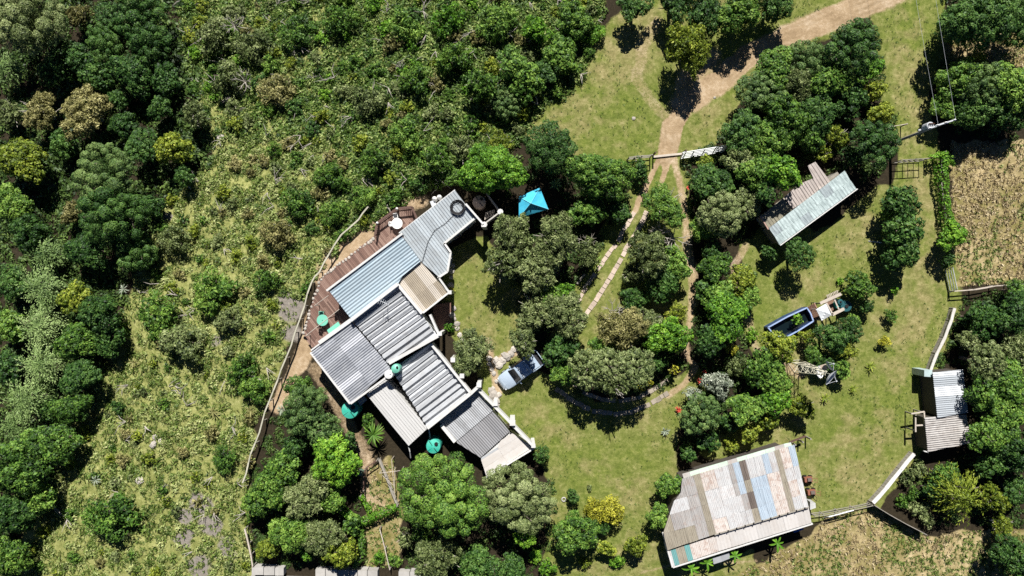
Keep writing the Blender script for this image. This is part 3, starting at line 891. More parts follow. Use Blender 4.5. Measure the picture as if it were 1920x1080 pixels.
# ------------------------------------------------------------------ tall things on and beside the house
def tank(px, py, r, z0, h, mat, label, lid=M_BLACK, straps=True, name="water_tank"):
    c = W(px, py, z0 + h); c.z = z0
    rm = r * K * (CAM_H - z0 - h) / CAM_H
    root = empty(name, c, label, "water tank")
    MB().lathe(c, [(rm, 0), (rm, h * 0.3), (rm * 1.02, h * 0.32), (rm, h * 0.34), (rm, h * 0.62), (rm * 1.02, h * 0.64), (rm, h * 0.66), (rm, h * 0.86), (rm * 0.93, h * 0.92), (rm * 0.35, h * 0.985), (0.02, h)], 28).build("body", mat, root, True)
    lc = c + Vector((rm * 0.4, rm * 0.38, 0))
    MB().lathe(lc, [(rm * 0.24, h * 0.93), (rm * 0.24, h * 1.02), (rm * 0.2, h * 1.04)], 16).build("lid", lid, root)
    if straps:
        for k in range(4):
            a = math.pi * (k / 2 + 0.2); u = Vector((math.cos(a), math.sin(a), 0))
            MB().bar(c + u * rm * 0.2 + Vector((0, 0, h * 0.995)), c + u * rm * 0.9 + Vector((0, 0, h * 0.945)), 0.05, 0.05).build("rib", lid if k % 2 else mat, root)
    return root
tank(655, 770, 16.5, 0.0, 2.3, M_TANK, "green round water tank at the corner of the grey roof beside small tree")
tank(812, 838, 14, 0.0, 2.2, M_TANK, "green water tank half hidden under the cauliflower crowned tree")
tank(741, 692, 8.5, 2.3, 2.0, M_TANKP, "small pale green tank standing between the stepped roofs", straps=False)
tank(728, 703, 8.0, 2.6, 1.5, M_WHITEP, "small white tank beside the pale green tank on the roof", lid=M_WHITEP, straps=False)
tank(898, 378, 12.5, 0.0, 2.2, M_TANKB, "pinkish brown water tank at the upper end of the house")
# walled yard with a slatted top past the upper end of the house
yard = empty("yard_wall", W(915, 400, 0), "low white wall with corner pillars round the brown tank at the house end", "wall")
for a, b in (((906, 421), (938, 397)), ((938, 397), (912, 362))):
    beam(yard, "wall", a, b, 2.0, 0.14, 2.1, M_CONCG)
for a in ((938, 397), (908, 421)):
    p = W(*a, 2.5); MB().lathe((p.x, p.y, -0.1), [(0.22, 0), (0.22, 2.4), (0.32, 2.45), (0.3, 2.6)], 8).build("pillar", M_WHITE, yard)
rack = empty("slatted_rack", W(916, 410, 0), "small white slatted rack lying in the shaded yard", "rack")
for k in range(6):
    a = (909 + 3.2 * k, 412 - 1.4 * k); b = (911 + 3.2 * k, 398 - 1.0 * k)
    beam(rack, "slat", a, b, 1.5, 0.07, 0.05, M_TIMB)
for a, b in (((909, 410), (927, 402)), ((911, 399), (926, 394))): beam(rack, "rail", a, b, 1.44, 0.08, 0.06, M_TIMB)
for a in ((910, 409), (925, 402), (912, 400), (925, 395)):
    p = W(*a, 1.4); MB().bar((p.x, p.y, 0), (p.x, p.y, 1.4), 0.07).build("leg", M_TIMB, rack)
# pipe coil
coil = MB()
c = W(858, 389, 3.45); rng = random.Random(5)
for k in range(6):
    rr = 0.52 + 0.045 * k; ph = rng.uniform(0, 6.28)
    coil.tube([(c.x + rr * math.cos(t + ph) + rng.uniform(-.02, .02), c.y + rr * math.sin(t + ph), c.z + 0.03 + 0.05 * (k % 3)) for t in np.linspace(0, 6.2, 22)], 0.032, 5)
co = coil.build("pipe_coil", M_BLACK); tag(co, "coil of black pipe lying on the white ribbed roof", "pipe")
hose = MB(); pts = [(852, 402), (836, 418), (815, 432), (803, 452), (797, 472), (791, 492)]
hose.tube([W(a, b, 3.36) for a, b in pts], 0.025, 5)
tag(hose.build("hose", M_BLACK), "thin black hose trailing across the white ribbed roof", "hose")
# aerial
aer = empty("tv_aerial", W(728, 572, 3.4), "television aerial on a mast standing on the trough roof", "aerial")
b0 = W(727, 566, 3.4); top = Vector((b0.x, b0.y, 5.2))
MB().tube([b0, top], 0.03, 6).build("mast", M_STEEL, aer)
MB().tube([top + Vector((-0.55, 0.2, 0)), top + Vector((0.45, -0.25, 0))], 0.025, 5).build("boom", M_STEEL, aer)
for k in range(6):
    p = top + Vector((-0.5 + 0.18 * k, 0.18 - 0.08 * k, 0)); L = 0.34 - 0.03 * k
    MB().tube([p + Vector((-0.4 * L, -L, 0)), p + Vector((0.4 * L, L, 0))], 0.016, 4).build("element", M_STEEL, aer)
# white gas bottles by the wall
for i, (a, b) in enumerate(((814, 372), (823, 369))):
    p = W(a, b, 1.3); p.z = 0
    g = empty("gas_bottle", p, "white gas bottle %s at the roof edge above the deck" % ("on the left of the pair" if i == 0 else "on the right of the pair"), "gas bottle", "gas bottles beside the white roof")
    MB().lathe(p, [(0.24, 0), (0.26, 0.1), (0.26, 1.0), (0.15, 1.2), (0.06, 1.3)], 14).build("body", M_WHITEP, g, True)
    MB().lathe(p + Vector((0, 0, 1.28)), [(0.09, 0), (0.09, 0.1)], 8).build("valve", M_STEEL, g)
cb = MB().prism(poly_px([(806, 378), (814, 375), (818, 383), (810, 388)], 1.0), 0, 1.0).build("meter_box", M_STEEL); tag(cb, "grey metal box below the gas bottles", "box")

# ------------------------------------------------------------------ timber deck
DECK = [(781, 408), (772, 389), (744, 392), (707, 418), (702, 441), (676, 462), (640, 490), (613, 511), (599, 523), (592, 545), (583, 574), (576, 602), (569, 627), (585, 652), (597, 648), (630, 622), (660, 600), (640, 560), (640, 540), (756, 452)]
deck = empty("timber_deck", W(640, 560, 0), "reddish brown timber deck running along the upper side of the house", "deck")
dz = 0.6
dp = poly_px(DECK, dz)
d = Vector((79, -103)).normalized(); e = Vector((-d.y, d.x))
ss = [p[0] * e.x + p[1] * e.y for p in dp]
mb = MB(); s = min(ss) + 0.08
while s < max(ss):
    ts = []
    for i in range(len(dp)):
        (x0, y0), (x1, y1) = dp[i], dp[(i + 1) % len(dp)]
        a = x0 * e.x + y0 * e.y; b = x1 * e.x + y1 * e.y
        if (a - s) * (b - s) < 0:
            f = (s - a) / (b - a); x = x0 + (x1 - x0) * f; y = y0 + (y1 - y0) * f
            ts.append(x * d.x + y * d.y)
    ts.sort()
    for k in range(0, len(ts) - 1, 2):
        a, b = ts[k], ts[k + 1]
        while a < b - 0.05:
            L = min(b - a, random.uniform(1.6, 3.0)); m = a + L
            zz = dz - 0.02 + random.uniform(-0.006, 0.006)
            mb.bar((e.x * s + d.x * (a + .008), e.y * s + d.y * (a + .008), zz), (e.x * s + d.x * (m - .008), e.y * s + d.y * (m - .008), zz), 0.15, 0.04)
            a = m
    s += 0.165
mbd, ntd, bsd = new_mat("deck_board_rows")
tcol = ramp(ntd, math_n(ntd, 'ADD', math_n(ntd, 'MULTIPLY', attr(ntd, "tint"), 0.75), math_n(ntd, 'MULTIPLY', noise(ntd, 4.0, 5, 0.7, geo_pos(ntd)), 0.35)), [(0.1, (0.085, 0.045, 0.033)), (0.55, (0.165, 0.092, 0.068)), (1.0, (0.27, 0.175, 0.135))])
ntd.links.new(tcol, bsd.inputs["Base Color"]); bsd.inputs["Roughness"].default_value = 0.75
bo = mb.build("boards", mbd, deck)
at_ = bo.data.attributes.new("tint", 'FLOAT', 'POINT')
at_.data.foreach_set("value", np.repeat(np.random.default_rng(4).random(len(bo.data.vertices) // 8), 8).astype(np.float32))
tag(bo, kind="stuff")
MB().prism(shrink(dp, 0.985), 0.30, dz - 0.05).build("frame", M_RAIL, deck)
for a in DECK[:14]:
    p = W(*a, dz); MB().bar((p.x, p.y, -0.3), (p.x, p.y, dz), 0.12).build("post", M_RAIL, deck)
RL = [(781, 408), (772, 388), (744, 391), (707, 418), (703, 440)]
for i in range(len(RL) - 1):
    p = W(*RL[i], 1.55); q = W(*RL[i + 1], 1.55)
    MB().bar(p, q, 0.20, 0.06).build("handrail", M_RAIL, deck)
    MB().bar(p - Vector((0, 0, 0.8)), q - Vector((0, 0, 0.8)), 0.08, 0.06).build("bottom_rail", M_RAIL, deck)
    n = int((q - p).length / 0.19)
    for k in range(n):
        x = p.lerp(q, (k + 0.5) / n); MB().bar((x.x, x.y, 0.72), (x.x, x.y, 1.52), 0.05).build("baluster", M_RAIL, deck)
for a in RL:
    p = W(*a, 1.65); MB().bar((p.x, p.y, 0.5), (p.x, p.y, 1.66), 0.14).build("rail_post", M_RAIL, deck)
for a in ((744, 391), (707, 418)):
    p = W(*a, 1.75); MB().lathe((p.x, p.y, 1.6), [(0.1, 0), (0.13, 0.12), (0.02, 0.24)], 10).build("finial", M_WHITEP, deck)
# poles spanning from the deck edge to the house
for i, (a, b) in enumerate((((573, 630), (636, 580)), ((590, 573), (616, 554)))):
    po = MB().tube([W(*a, 2.35), W(*b, 3.0)], 0.035, 6); p = W(*a, 2.35); po.tube([(p.x, p.y, 0.5), p], 0.035, 6)
    tag(po.build("deck_pole", M_TIMB), ("long" if i == 0 else "short") + " pale pole spanning from the deck edge to the house wall", "pole", "poles across the deck")
# stones set along the deck edge
EDGE = [(700, 448), (676, 465), (655, 482), (638, 494), (620, 508), (606, 518), (599, 530), (594, 545), (588, 560), (583, 575), (580, 590), (576, 603), (572, 617), (567, 629)]
ST = []
for k in range(3):
    bm = MB(); rg = random.Random(k)
    prof = [(0.55, 0), (1.0, 0.25), (0.9, 0.6), (0.4, 0.85)]
    bm.lathe((0, 0, 0), prof, 7)
    bm.v = [(x * rg.uniform(0.75, 1.2), y * rg.uniform(0.7, 1.2), z * rg.uniform(0.85, 1.1)) for x, y, z in bm.v]
    me = bpy.data.meshes.new("stone"); me.from_pydata(bm.v, [], bm.f); me.materials.append(M_STONE); ST.append(me)
def stone(px, py, size, z, label, group, name="stone"):
    o = bpy.data.objects.new(name, ST[random.randrange(3)]); COL.objects.link(o)
    p = W(px, py, z) if z > 0 else G(px, py); o.location = (p.x, p.y, p.z - size * 0.15)
    o.rotation_euler = (0, 0, random.uniform(0, 6.28)); k = size * random.uniform(0.8, 1.2); o.scale = (k, k * random.uniform(0.7, 1), k * 0.8)
    return tag(o, label, "stone", group)
_n = 0
for i in range(len(EDGE) - 1):
    (a, b), (c2, d2) = EDGE[i], EDGE[i + 1]
    n = max(2, int(math.hypot(c2 - a, d2 - b) / 5.5))
    for k in range(n):
        f = k / n; _n += 1
        stone(a + (c2 - a) * f + random.uniform(-1.2, 1.2), b + (d2 - b) * f + random.uniform(-1.2, 1.2), random.uniform(0.10, 0.2), 0.6, "small pale stone lining the outer deck edge, %s from the railing" % nth(_n), "stones along the deck edge")
# round tables with chairs
def round_table(px, py, r, mat, label, z0=0.6):
    c = W(px, py, z0 + 0.72); c.z = z0; rm = r * K
    t = empty("round_table", c, label, "table")
    MB().lathe(c, [(rm * 0.96, 0.69), (rm, 0.70), (rm, 0.73), (rm * 0.97, 0.74)], 26).build("tabletop", mat, t)
    MB().lathe(c, [(0.04, 0.735), (0.04, 0.76)], 8).build("parasol_hole_ring", M_BLACK, t)
    for k in range(4):
        a = k * math.pi / 2 + 0.5
        MB().tube([c + Vector((math.cos(a) * rm * 0.8, math.sin(a) * rm * 0.8, 0)), c + Vector((math.cos(a) * rm * 0.5, math.sin(a) * rm * 0.5, 0.70))], 0.03, 6).build("leg", mat, t)
round_table(744.5, 419, 10, M_WHITEP, "white round plastic table on the railed corner of the deck")
round_table(604.5, 600.5, 10.5, M_TANKP, "green round plastic table on the lower deck")
def chair(px, py, rot, mat, label, group, z0=0.6):
    c = W(px, py, z0 + 0.45); c.z = z0
    t = empty("garden_chair", c, label, "chair", group); t.rotation_euler = (0, 0, rot)
    def B(name, p, q, w, h): 
        o = MB().bar(p, q, w, h).build(name, mat); o.parent = t
    B("seat", (-0.2, 0, 0.43), (0.22, 0, 0.43), 0.42, 0.03)
    B("backrest", (-0.23, -0.2, 0.66), (-0.23, 0.2, 0.66), 0.04, 0.44)
    for y in (-0.22, 0.22):
        B("armrest", (-0.22, y, 0.62), (0.2, y, 0.62), 0.05, 0.03)
        for x in (-0.2, 0.2): B("leg", (x, y, 0), (x, y, 0.6), 0.04, 0.04)
chair(742, 405, 4.9, M_WHITEP, "white plastic chair above the white table", "chairs round the white table")
chair(734.5, 420, 0.0, M_WHITEP, "white plastic chair to the left of the white table", "chairs round the white table")
chair(603, 588, 4.7, M_TANKP, "green plastic chair above the green table", "chairs round the green table")
chair(600, 611, 1.4, M_RAIL, "brown stool tucked in below the green table", "chairs round the green table")
# ------------------------------------------------------------------ big patchwork barn (lower right)
BW = surf("barn_white_sheet", (0.55, 0.55, 0.545), 0.5, (0.45, 0.42, 0.40), 0.6, rust=0.18, scale=1.1)
BG = surf("barn_grey_sheet", (0.38, 0.365, 0.35), 0.5, (0.32, 0.28, 0.25), 0.7, rust=0.2, scale=1.3)
BB = surf("barn_blue_sheet", (0.40, 0.475, 0.545), 0.2, (0.58, 0.62, 0.66), 0.55, rust=0.08, scale=0.9)
BR = surf("barn_rusty_sheet", (0.58, 0.535, 0.495), 0.35, (0.5, 0.36, 0.28), 0.75, rust=0.42, scale=1.6)
BD = surf("barn_dark_brown_sheet", (0.155, 0.125, 0.105), 0.5, (0.09, 0.07, 0.06), 0.8, scale=1.5)
BO = surf("barn_olive_brown_sheet", (0.33, 0.295, 0.23), 0.5, (0.2, 0.16, 0.12), 0.8, scale=1.5)
BT = surf("barn_teal_sheet", (0.15, 0.34, 0.33), 0.4, (0.2, 0.4, 0.38), 0.6)
BP = surf("barn_pale_green_sheet", (0.50, 0.60, 0.50), 0.35, (0.3, 0.36, 0.28), 0.6)
barn = empty("patchwork_barn", W(1390, 950, 0), "large barn roofed with a patchwork of white, blue, brown and rusty sheets", "barn")
MAIN = [(1278, 897), (1488, 833), (1517, 951), (1341, 1003), (1252, 1033), (1244, 1000), (1263, 940), (1276, 923)]
bd = [0, .08, .15, .22, .297, .343, .44, .536, .569, .613, .658, .715, .77, .813, .858, .894, .955, 1.0]
BC = [[BG, BG, BG, BG, BO, BR, BW, BG, BB, BD, BW, BW, BB, BW, BO, BR, BB], [BO, BW, BW, BG, BO, BW, BW, BG, BB, BO, BB, BB, BR, BR, BO, BW, BW],
      [BO, BG, BG, BG, BO, BW, BW, BW, BG, BD, BB, BB, BR, BR, BO, BR, BW], [BO, BO, BO, BG, BO, BR, BW, BW, BW, BO, BB, BB, BR, BR, BO, BW, BW]]
M_SHADE = surf("shade_tinted_wall", (0.07, 0.06, 0.05), 0.3, (0.04, 0.035, 0.03), 0.9)  # wall colour darkened to carry the shade of barn and hut sides
# the columns of this roof run along (0.27, 0.96); s grows towards the upper right
walls(barn, MAIN, 3.1, 2.75, M_SHADE, 0.92)
roof(barn, MAIN, 3.1, (0.27, 0.963), 0.17, 4, 0.02, 'sine', lambda c, r: BC[min(r, 3)][min(c, 16)], rows=[0.31, 0.50, 0.745], bounds=bd, slope=-0.05, seed=20, lift=0.035)
LEAN = [(1341, 1003), (1517, 951), (1522, 981), (1348, 1034)]
walls(barn, LEAN, 2.6, 2.4, M_WHITE, 0.95)
roof(barn, LEAN, 2.65, (0.27, 0.963), 0.35, 4, 0.008, 'sine', M_R9, slope=-0.08, seed=21)
LEAN2 = [(1252, 1033), (1341, 1005), (1348, 1034), (1261, 1063)]
walls(barn, LEAN2, 2.55, 2.35, M_WHITE, 0.95)
roof(barn, LEAN2, 2.6, (0.27, 0.963), 0.17, 4, 0.02, 'sine', lambda c, r: [BW, BT, BO, BO, BT, BR, BR, BR][c], bounds=[0, .06, .16, .26, .34, .45, .64, .84, 1.0], slope=-0.08, seed=22)
STRIP = [(1275, 890), (1482, 829), (1489, 834), (1279, 898)]
roof(barn, STRIP, 2.75, (0.27, 0.963), 0.5, 2, 0.004, 'flat', lambda c, r: BP if c % 5 else BG, slope=0.1, seed=23)
beam(barn, "ridge_cap", (1340, 1003), (1517, 951), 3.02, 0.12, 0.06, M_TIMBG)
beam(barn, "gutter", (1262, 1064), (1524, 982), 2.5, 0.16, 0.12, M_WHITE)
beam(barn, "barge_board", (1243, 999), (1261, 1064), 2.75, 0.14, 0.2, M_WHITE)
for k in range(11):
    f = (k + 0.5) / 11; p = W(1341 + 176 * f, 1003 - 52 * f, 3.1)
    MB().bar(p + Vector((0, -0.15, -0.06)), p + Vector((0.03, 0.1, 0.0)), 0.1, 0.06).build("batten_end", M_BLACK, barn)
for a, b in (((1337, 1050), (1344, 1050)), ((1352, 1047), (1362, 1043))):
    pass
for i, (a, b) in enumerate((((1336, 1046), (1352, 1042)), ((1352, 1041), (1367, 1036)))):
    o = MB().prism(poly_px([a, b, (b[0] + 2, b[1] + 11), (a[0] + 2, a[1] + 12)], 1.9), 1.84, 1.9).build("hatch", M_R8, barn)
bl = MB().prism(poly_px([(1487, 993), (1505, 987), (1507, 993), (1489, 999)], 1.5), 0.0, 1.5).build("blue_crate", surf("blue_plastic", (0.02, 0.12, 0.38), 0.1, rough=0.45)); tag(bl, "blue box against the lower wall of the patchwork barn", "crate")
sk = MB().prism(poly_px([(1519, 941), (1529, 943), (1530, 952), (1519, 956)], 1.2), 0, 1.2).build("clear_plastic_sheet", surf("cloudy_plastic", (0.5, 0.5, 0.48), 0.3, rough=0.4)); tag(sk, "cloudy plastic covered crate at the lower right barn corner", "crate")
# red machines by the barn
RED = surf("rusty_red_paint", (0.26, 0.10, 0.065), 0.4, (0.2, 0.08, 0.05), 0.7)
for i, (a, b, lb) in enumerate(((1512, 897, "rusty red garden machine at the barn's right wall, the upper one"), (1518, 921, "rusty red garden machine at the barn's right wall, the lower one"))):
    g = G(a, b); r = empty("garden_machine", g, lb, "machine", "red machines by the barn")
    MB().bar(g + Vector((-0.45, 0, 0.45)), g + Vector((0.35, 0.1, 0.45)), 0.5, 0.4).build("body", RED, r)
    MB().bar(g + Vector((-0.2, 0.05, 0.75)), g + Vector((0.2, 0.1, 0.75)), 0.32, 0.2).build("engine", BD, r)
    for sx in (-0.3, 0.3):
        for sy in (-0.32, 0.32):
            MB().tube([g + Vector((sx, sy - 0.06, 0.2)), g + Vector((sx, sy + 0.06, 0.2))], 0.2, 12).build("wheel", M_BLACK, r)
    MB().tube([g + Vector((0.3, -0.15, 0.6)), g + Vector((0.75, -0.18, 0.95)), g + Vector((0.75, 0.22, 0.95)), g + Vector((0.3, 0.2, 0.6))], 0.025, 5).build("handle", RED, r)
# post and stay at the upper right barn corner
fp = empty("corner_fence", G(1500, 830), "dark timber fence stub running from the upper right barn corner", "fence")
beam(fp, "rail", (1480, 830), (1511, 818), 1.3, 0.16, 0.16, M_RAIL)
for a in ((1482, 829), (1496, 824), (1510, 818)):
    p = G(*a); MB().bar(p, p + Vector((0, 0, 1.35)), 0.14).build("post", M_TIMBG, fp)

# ------------------------------------------------------------------ long shed (upper right)
SH = surf("mossy_pale_sheet", (0.46, 0.54, 0.53), 0.75, (0.17, 0.22, 0.22), 0.6, scale=1.2)
SHG = surf("grey_stained_sheet", (0.35, 0.40, 0.41), 0.6, (0.15, 0.18, 0.19), 0.65, scale=1.5)
LT = surf("bleached_lean_to_sheet", (0.42, 0.37, 0.34), 0.5, (0.22, 0.18, 0.16), 0.85, scale=1.4)
LTG = surf("khaki_lean_to_sheet", (0.25, 0.23, 0.17), 0.5, (0.14, 0.13, 0.1), 0.85, scale=1.4)
shed = empty("long_shed", W(1525, 390, 0), "long narrow shed with mossy pale sheet roof under the trees", "shed")
SR = [(1441, 428), (1583, 320), (1607, 353), (1462, 459)]
walls(shed, SR, 2.75, 2.6, M_TIMBG, 0.93)
roof(shed, SR, 2.8, (24, 32), 0.38, 3, 0.016, 'sine', lambda c, r: SHG if (c * 7 + r * 3) % 6 == 0 else SH, rows=[0.52], slope=-0.08, seed=31, lift=0.03)
LS = [(1514, 312), (1531, 302), (1556, 340), (1441, 428), (1427, 407), (1500, 352), (1528, 333)]
walls(shed, [(1505, 350), (1552, 339), (1441, 427), (1428, 408)], 2.3, 2.2, M_WALL, 0.93)
roof(shed, [(1514, 311), (1531, 302), (1557, 340), (1536, 356)], 2.45, (24, 36), 0.3, 2, 0.02, 'rib', LT, slope=-0.03, seed=32, lift=0.03)
roof(shed, [(1498, 345), (1528, 333), (1536, 356), (1508, 378), (1486, 392), (1470, 370)], 2.45, (24, 36), 0.3, 2, 0.025, 'rib', LT, slope=-0.03, seed=33, lift=0.03)
roof(shed, [(1427, 407), (1470, 370), (1486, 393), (1441, 428)], 2.45, (24, 36), 0.3, 3, 0.02, 'rib', LTG, slope=-0.03, seed=34, lift=0.03)
beam(shed, "barge_board", (1426, 405), (1441, 430), 2.5, 0.12, 0.2, surf("pink_board", (0.42, 0.27, 0.22), 0.3))
beam(shed, "gutter", (1463, 460), (1608, 354), 2.7, 0.1, 0.12, M_WHITE)
MB().prism(poly_px([(1552, 335), (1570, 322), (1574, 327), (1557, 339)], 1.6), -0.1, 1.6).build("porch", M_TIMBG, shed)

# ------------------------------------------------------------------ hut on the right
hut = empty("lean_to_hut", W(1775, 770, 0), "small hut with two ribbed pale roofs half under the trees at the right", "hut")
H1 = [(1748, 698), (1806, 693), (1816, 774), (1757, 783)]
H2 = [(1733, 783), (1812, 776), (1823, 831), (1739, 847)]
walls(hut, H1, 2.5, 2.35, M_SHADE, 0.93); walls(hut, H2, 2.3, 2.15, M_SHADE, 0.93)
HW = surf("bright_white_sheet", (0.62, 0.64, 0.66), 0.1, (0.6, 0.6, 0.6), 0.5)
HG = surf("grey_blue_sheet", (0.38, 0.41, 0.44), 0.35, (0.3, 0.3, 0.3), 0.6)
HB = surf("streaked_grey_sheet", (0.44, 0.42, 0.40), 0.6, (0.18, 0.15, 0.13), 0.75, scale=2.0)
roof(hut, H1, 2.5, (1, -0.07), 0.21, 4, 0.03, 'rib', lambda c, r: [HG, HG, HG, HW, HG, HG, HW][min(c, 6)], slope=-0.04, seed=41, bounds=[0, 0.17, 0.33, 0.46, 0.68, 0.8, 0.88, 1.0])
roof(hut, H2, 2.3, (1, -0.1), 0.2, 4, 0.045, 'rib', HB, slope=-0.03, seed=42)
MB().prism(poly_px([(1733, 694), (1748, 694), (1748, 707), (1733, 706)], 2.2), -0.1, 2.2).build("side_box", surf("pale_teal_board", (0.42, 0.52, 0.52), 0.3), hut)
for a, b in (((1709, 776), (1734, 772)), ((1717, 783), (1717, 810)), ((1733, 773), (1735, 800)), ((1718, 798), (1735, 797))):
    beam(hut, "porch_beam", a, b, 2.0, 0.13, 0.13, M_TIMB)
for a in ((1717, 778), (1717, 808), (1733, 774)):
    p = W(*a, 1.9); MB().bar((p.x, p.y, -0.2), (p.x, p.y, 1.95), 0.12).build("porch_post", M_TIMBG, hut)
beam(hut, "fascia", (1733, 846), (1741, 848), 2.3, 0.1, 0.2, M_WHITE)

# ------------------------------------------------------------------ fences and garden walls
def fence(name, label, pts, h, rail_w, mat, post_gap=2.2, rails=(1.0,), rail_h=0.14, post_mat=None, panel=False, cat="fence", jit=0.03):
    root = empty(name, G(*pts[len(pts) // 2]), label, cat)
    g = [G(a, b, h) for a, b in pts]
    for i in range(len(g) - 1):
        for rl in rails:
            p = g[i] + Vector((0, 0, h * rl)); q = g[i + 1] + Vector((0, 0, h * rl))
            mb = MB()
            m = p.lerp(q, 0.5) + Vector((random.uniform(-jit, jit), random.uniform(-jit, jit), random.uniform(-jit, jit)))
            mb.bar(p, m, rail_w, rail_h); mb.bar(m, q, rail_w * random.uniform(0.85, 1.0), rail_h)
            mb.build("rail", mat, root)
        if panel:
            p, q = g[i], g[i + 1]
            n = max(1, int((q - p).length / 0.32))
            for k in range(n):
                a = p.lerp(q, k / n); b = p.lerp(q, (k + 0.94) / n)
                hh = h * random.uniform(0.9, 0.985)
                v = Vector((0, 0, hh / 2 - 0.05))
                MB().bar(a + v, b + v, 0.05, hh).build("panel_board", post_mat or mat, root)
        n = max(1, round((g[i + 1] - g[i]).length / post_gap))
        for k in range(n + (1 if i == len(g) - 2 else 0)):
            a = g[i].lerp(g[i + 1], k / n); a.z = float(terrain(a.x, a.y))
            MB().tube([a - Vector((0, 0, 0.2)), a + Vector((random.uniform(-.04, .04), 0, h + 0.04))], [0.075, 0.06], 6).build("post", post_mat or M_TIMBG, root)
    return root
fence("timber_fence", "grey weathered pole fence dividing the garden from the hillside", [(690, 388), (672, 412), (640, 440), (616, 478), (599, 510), (584, 530), (571, 574), (553, 624), (536, 672), (521, 712), (505, 752), (492, 790), (478, 832), (466, 868), (455, 905)], 1.2, 0.15, surf('lichened_pole', (0.44, 0.42, 0.33), 0.5, (0.24, 0.23, 0.16), 0.9, scale=3), 1.9, (1.0,), 0.10, M_TIMBG, False, 'fence', 0.10)
fence("timber_fence", "white capped board fence from the right lawn corner up to the hut", [(1637, 943), (1662, 915), (1690, 880), (1714, 851)], 0.95, 0.40, surf("white_cap_board", (0.66, 0.64, 0.61), 0.25, (0.4, 0.36, 0.31), 0.8), 2.0, (1.0,), 0.08, M_TIMBG, True)
fence("timber_fence", "pale bleached board fence curving down the right lawn edge to the hut", [(1790, 578), (1784, 600), (1772, 632), (1757, 662), (1745, 694)], 0.9, 0.30, surf("bleached_cap_board", (0.58, 0.56, 0.52), 0.4, (0.26, 0.23, 0.19), 0.85), 2.0, (1.0,), 0.10, M_TIMBG, True)
fence("timber_fence", "dark board fence between the shrub corner and the bottom field", [(1639, 947), (1668, 965), (1700, 983), (1738, 1003)], 1.3, 0.07, M_TIMBG, 2.0, (1.0,), 0.1, surf("dark_creosoted_board", (0.06, 0.05, 0.042), 0.3), True)
fence("rail_fence", "thin rail fence of the bottom field beside the barn", [(1528, 968), (1546, 966), (1604, 955), (1637, 948)], 1.2, 0.06, M_TIMBG, 1.5, (1.0, 0.6, 0.25), 0.07)
fence("rail_fence", "rail fence below the straw coloured field on the right", [(1790, 546), (1830, 543), (1868, 536), (1925, 533)], 1.1, 0.08, M_TIMB, 1.6, (1.0, 0.6), 0.09)
fence("rail_fence", "thin rail fence across the belt of trees above the long shed", [(1560, 250), (1600, 247), (1650, 240), (1702, 232)], 1.3, 0.07, M_TIMB, 2.2, (1.0,), 0.08)
fence("rail_fence", "short rail fence between creeper and gate at the top clearing", [(1180, 295), (1205, 292), (1224, 290)], 1.5, 0.07, M_TIMBG, 1.2, (1.0, 0.6, 0.2), 0.07)
fence("rail_fence", "bleached rail fence running down the bottom left corner of the garden", [(459, 992), (466, 1020), (474, 1062)], 1.1, 0.16, M_TIMB, 1.5, (1.0,), 0.12)
fence("rail_fence", "pale thin rail crossing the lower vegetable patch", [(712, 992), (722, 1030), (731, 1068)], 0.9, 0.09, M_TIMB, 1.5, (1.0,), 0.08)
fence("rail_fence", "dark rail on the upper side of the vegetable patch", [(681, 920), (684, 880), (706, 864)], 1.1, 0.10, M_RAIL, 1.5, (1.0, 0.5), 0.08)
fence("rail_fence", "plank edge on the right side of the vegetable patch", [(711, 862), (728, 905), (745, 948)], 0.7, 0.20, M_TIMBG, 1.6, (1.0, 0.5), 0.1)
# trellis frame by the vegetable patch
tr = empty("pole_trellis", G(740, 880), "thin pale pole frame beside the vegetable patch", "trellis")
for a, b in (((717, 880), (757, 875)), ((739, 855), (743, 905)), ((745, 868), (744, 920)), ((722, 884), (742, 902))):
    p = G(*a); q = G(*b); MB().tube([p + Vector((0, 0, 1.5)), q + Vector((0, 0, 1.5))], 0.03, 5).build("pole", M_TIMB, tr)
for a in ((717, 880), (757, 875), (739, 855), (744, 920)):
    p = G(*a); MB().tube([p, p + Vector((0, 0, 1.52))], 0.035, 5).build("post", M_TIMB, tr)
pole_c = tag(MB().lathe(G(678, 884), [(0.3, 0), (0.3, 0.75), (0.27, 0.8), (0.05, 0.82)], 16).build("rain_barrel", surf("grey_green_plastic", (0.10, 0.17, 0.13), 0.2)), "dark green barrel at the corner of the vegetable patch", "barrel")
# retaining wall at the bottom of the picture
rw = empty("block_wall", G(620, 1074), "grey concrete block wall along the bottom edge of the garden", "wall")
x = 472
while x < 800:
    w_ = random.uniform(15, 24); hz = random.uniform(0.85, 1.15)
    if not (530 < x < 590 or 700 < x < 735):
        MB().prism(poly_px([(x, 1064 + (x - 470) * 0.03), (x + w_ - 1, 1064 + (x - 470) * 0.03), (x + w_ - 1, 1078 + (x - 470) * 0.03), (x, 1078 + (x - 470) * 0.03)], hz), -0.4, hz).build("block", M_CONCG, rw)
    x += w_
MB().prism(poly_px([(470, 1080), (800, 1090), (800, 1120), (470, 1120)], 0.3), -0.4, 0.3).build("paving", M_CONCG, rw)

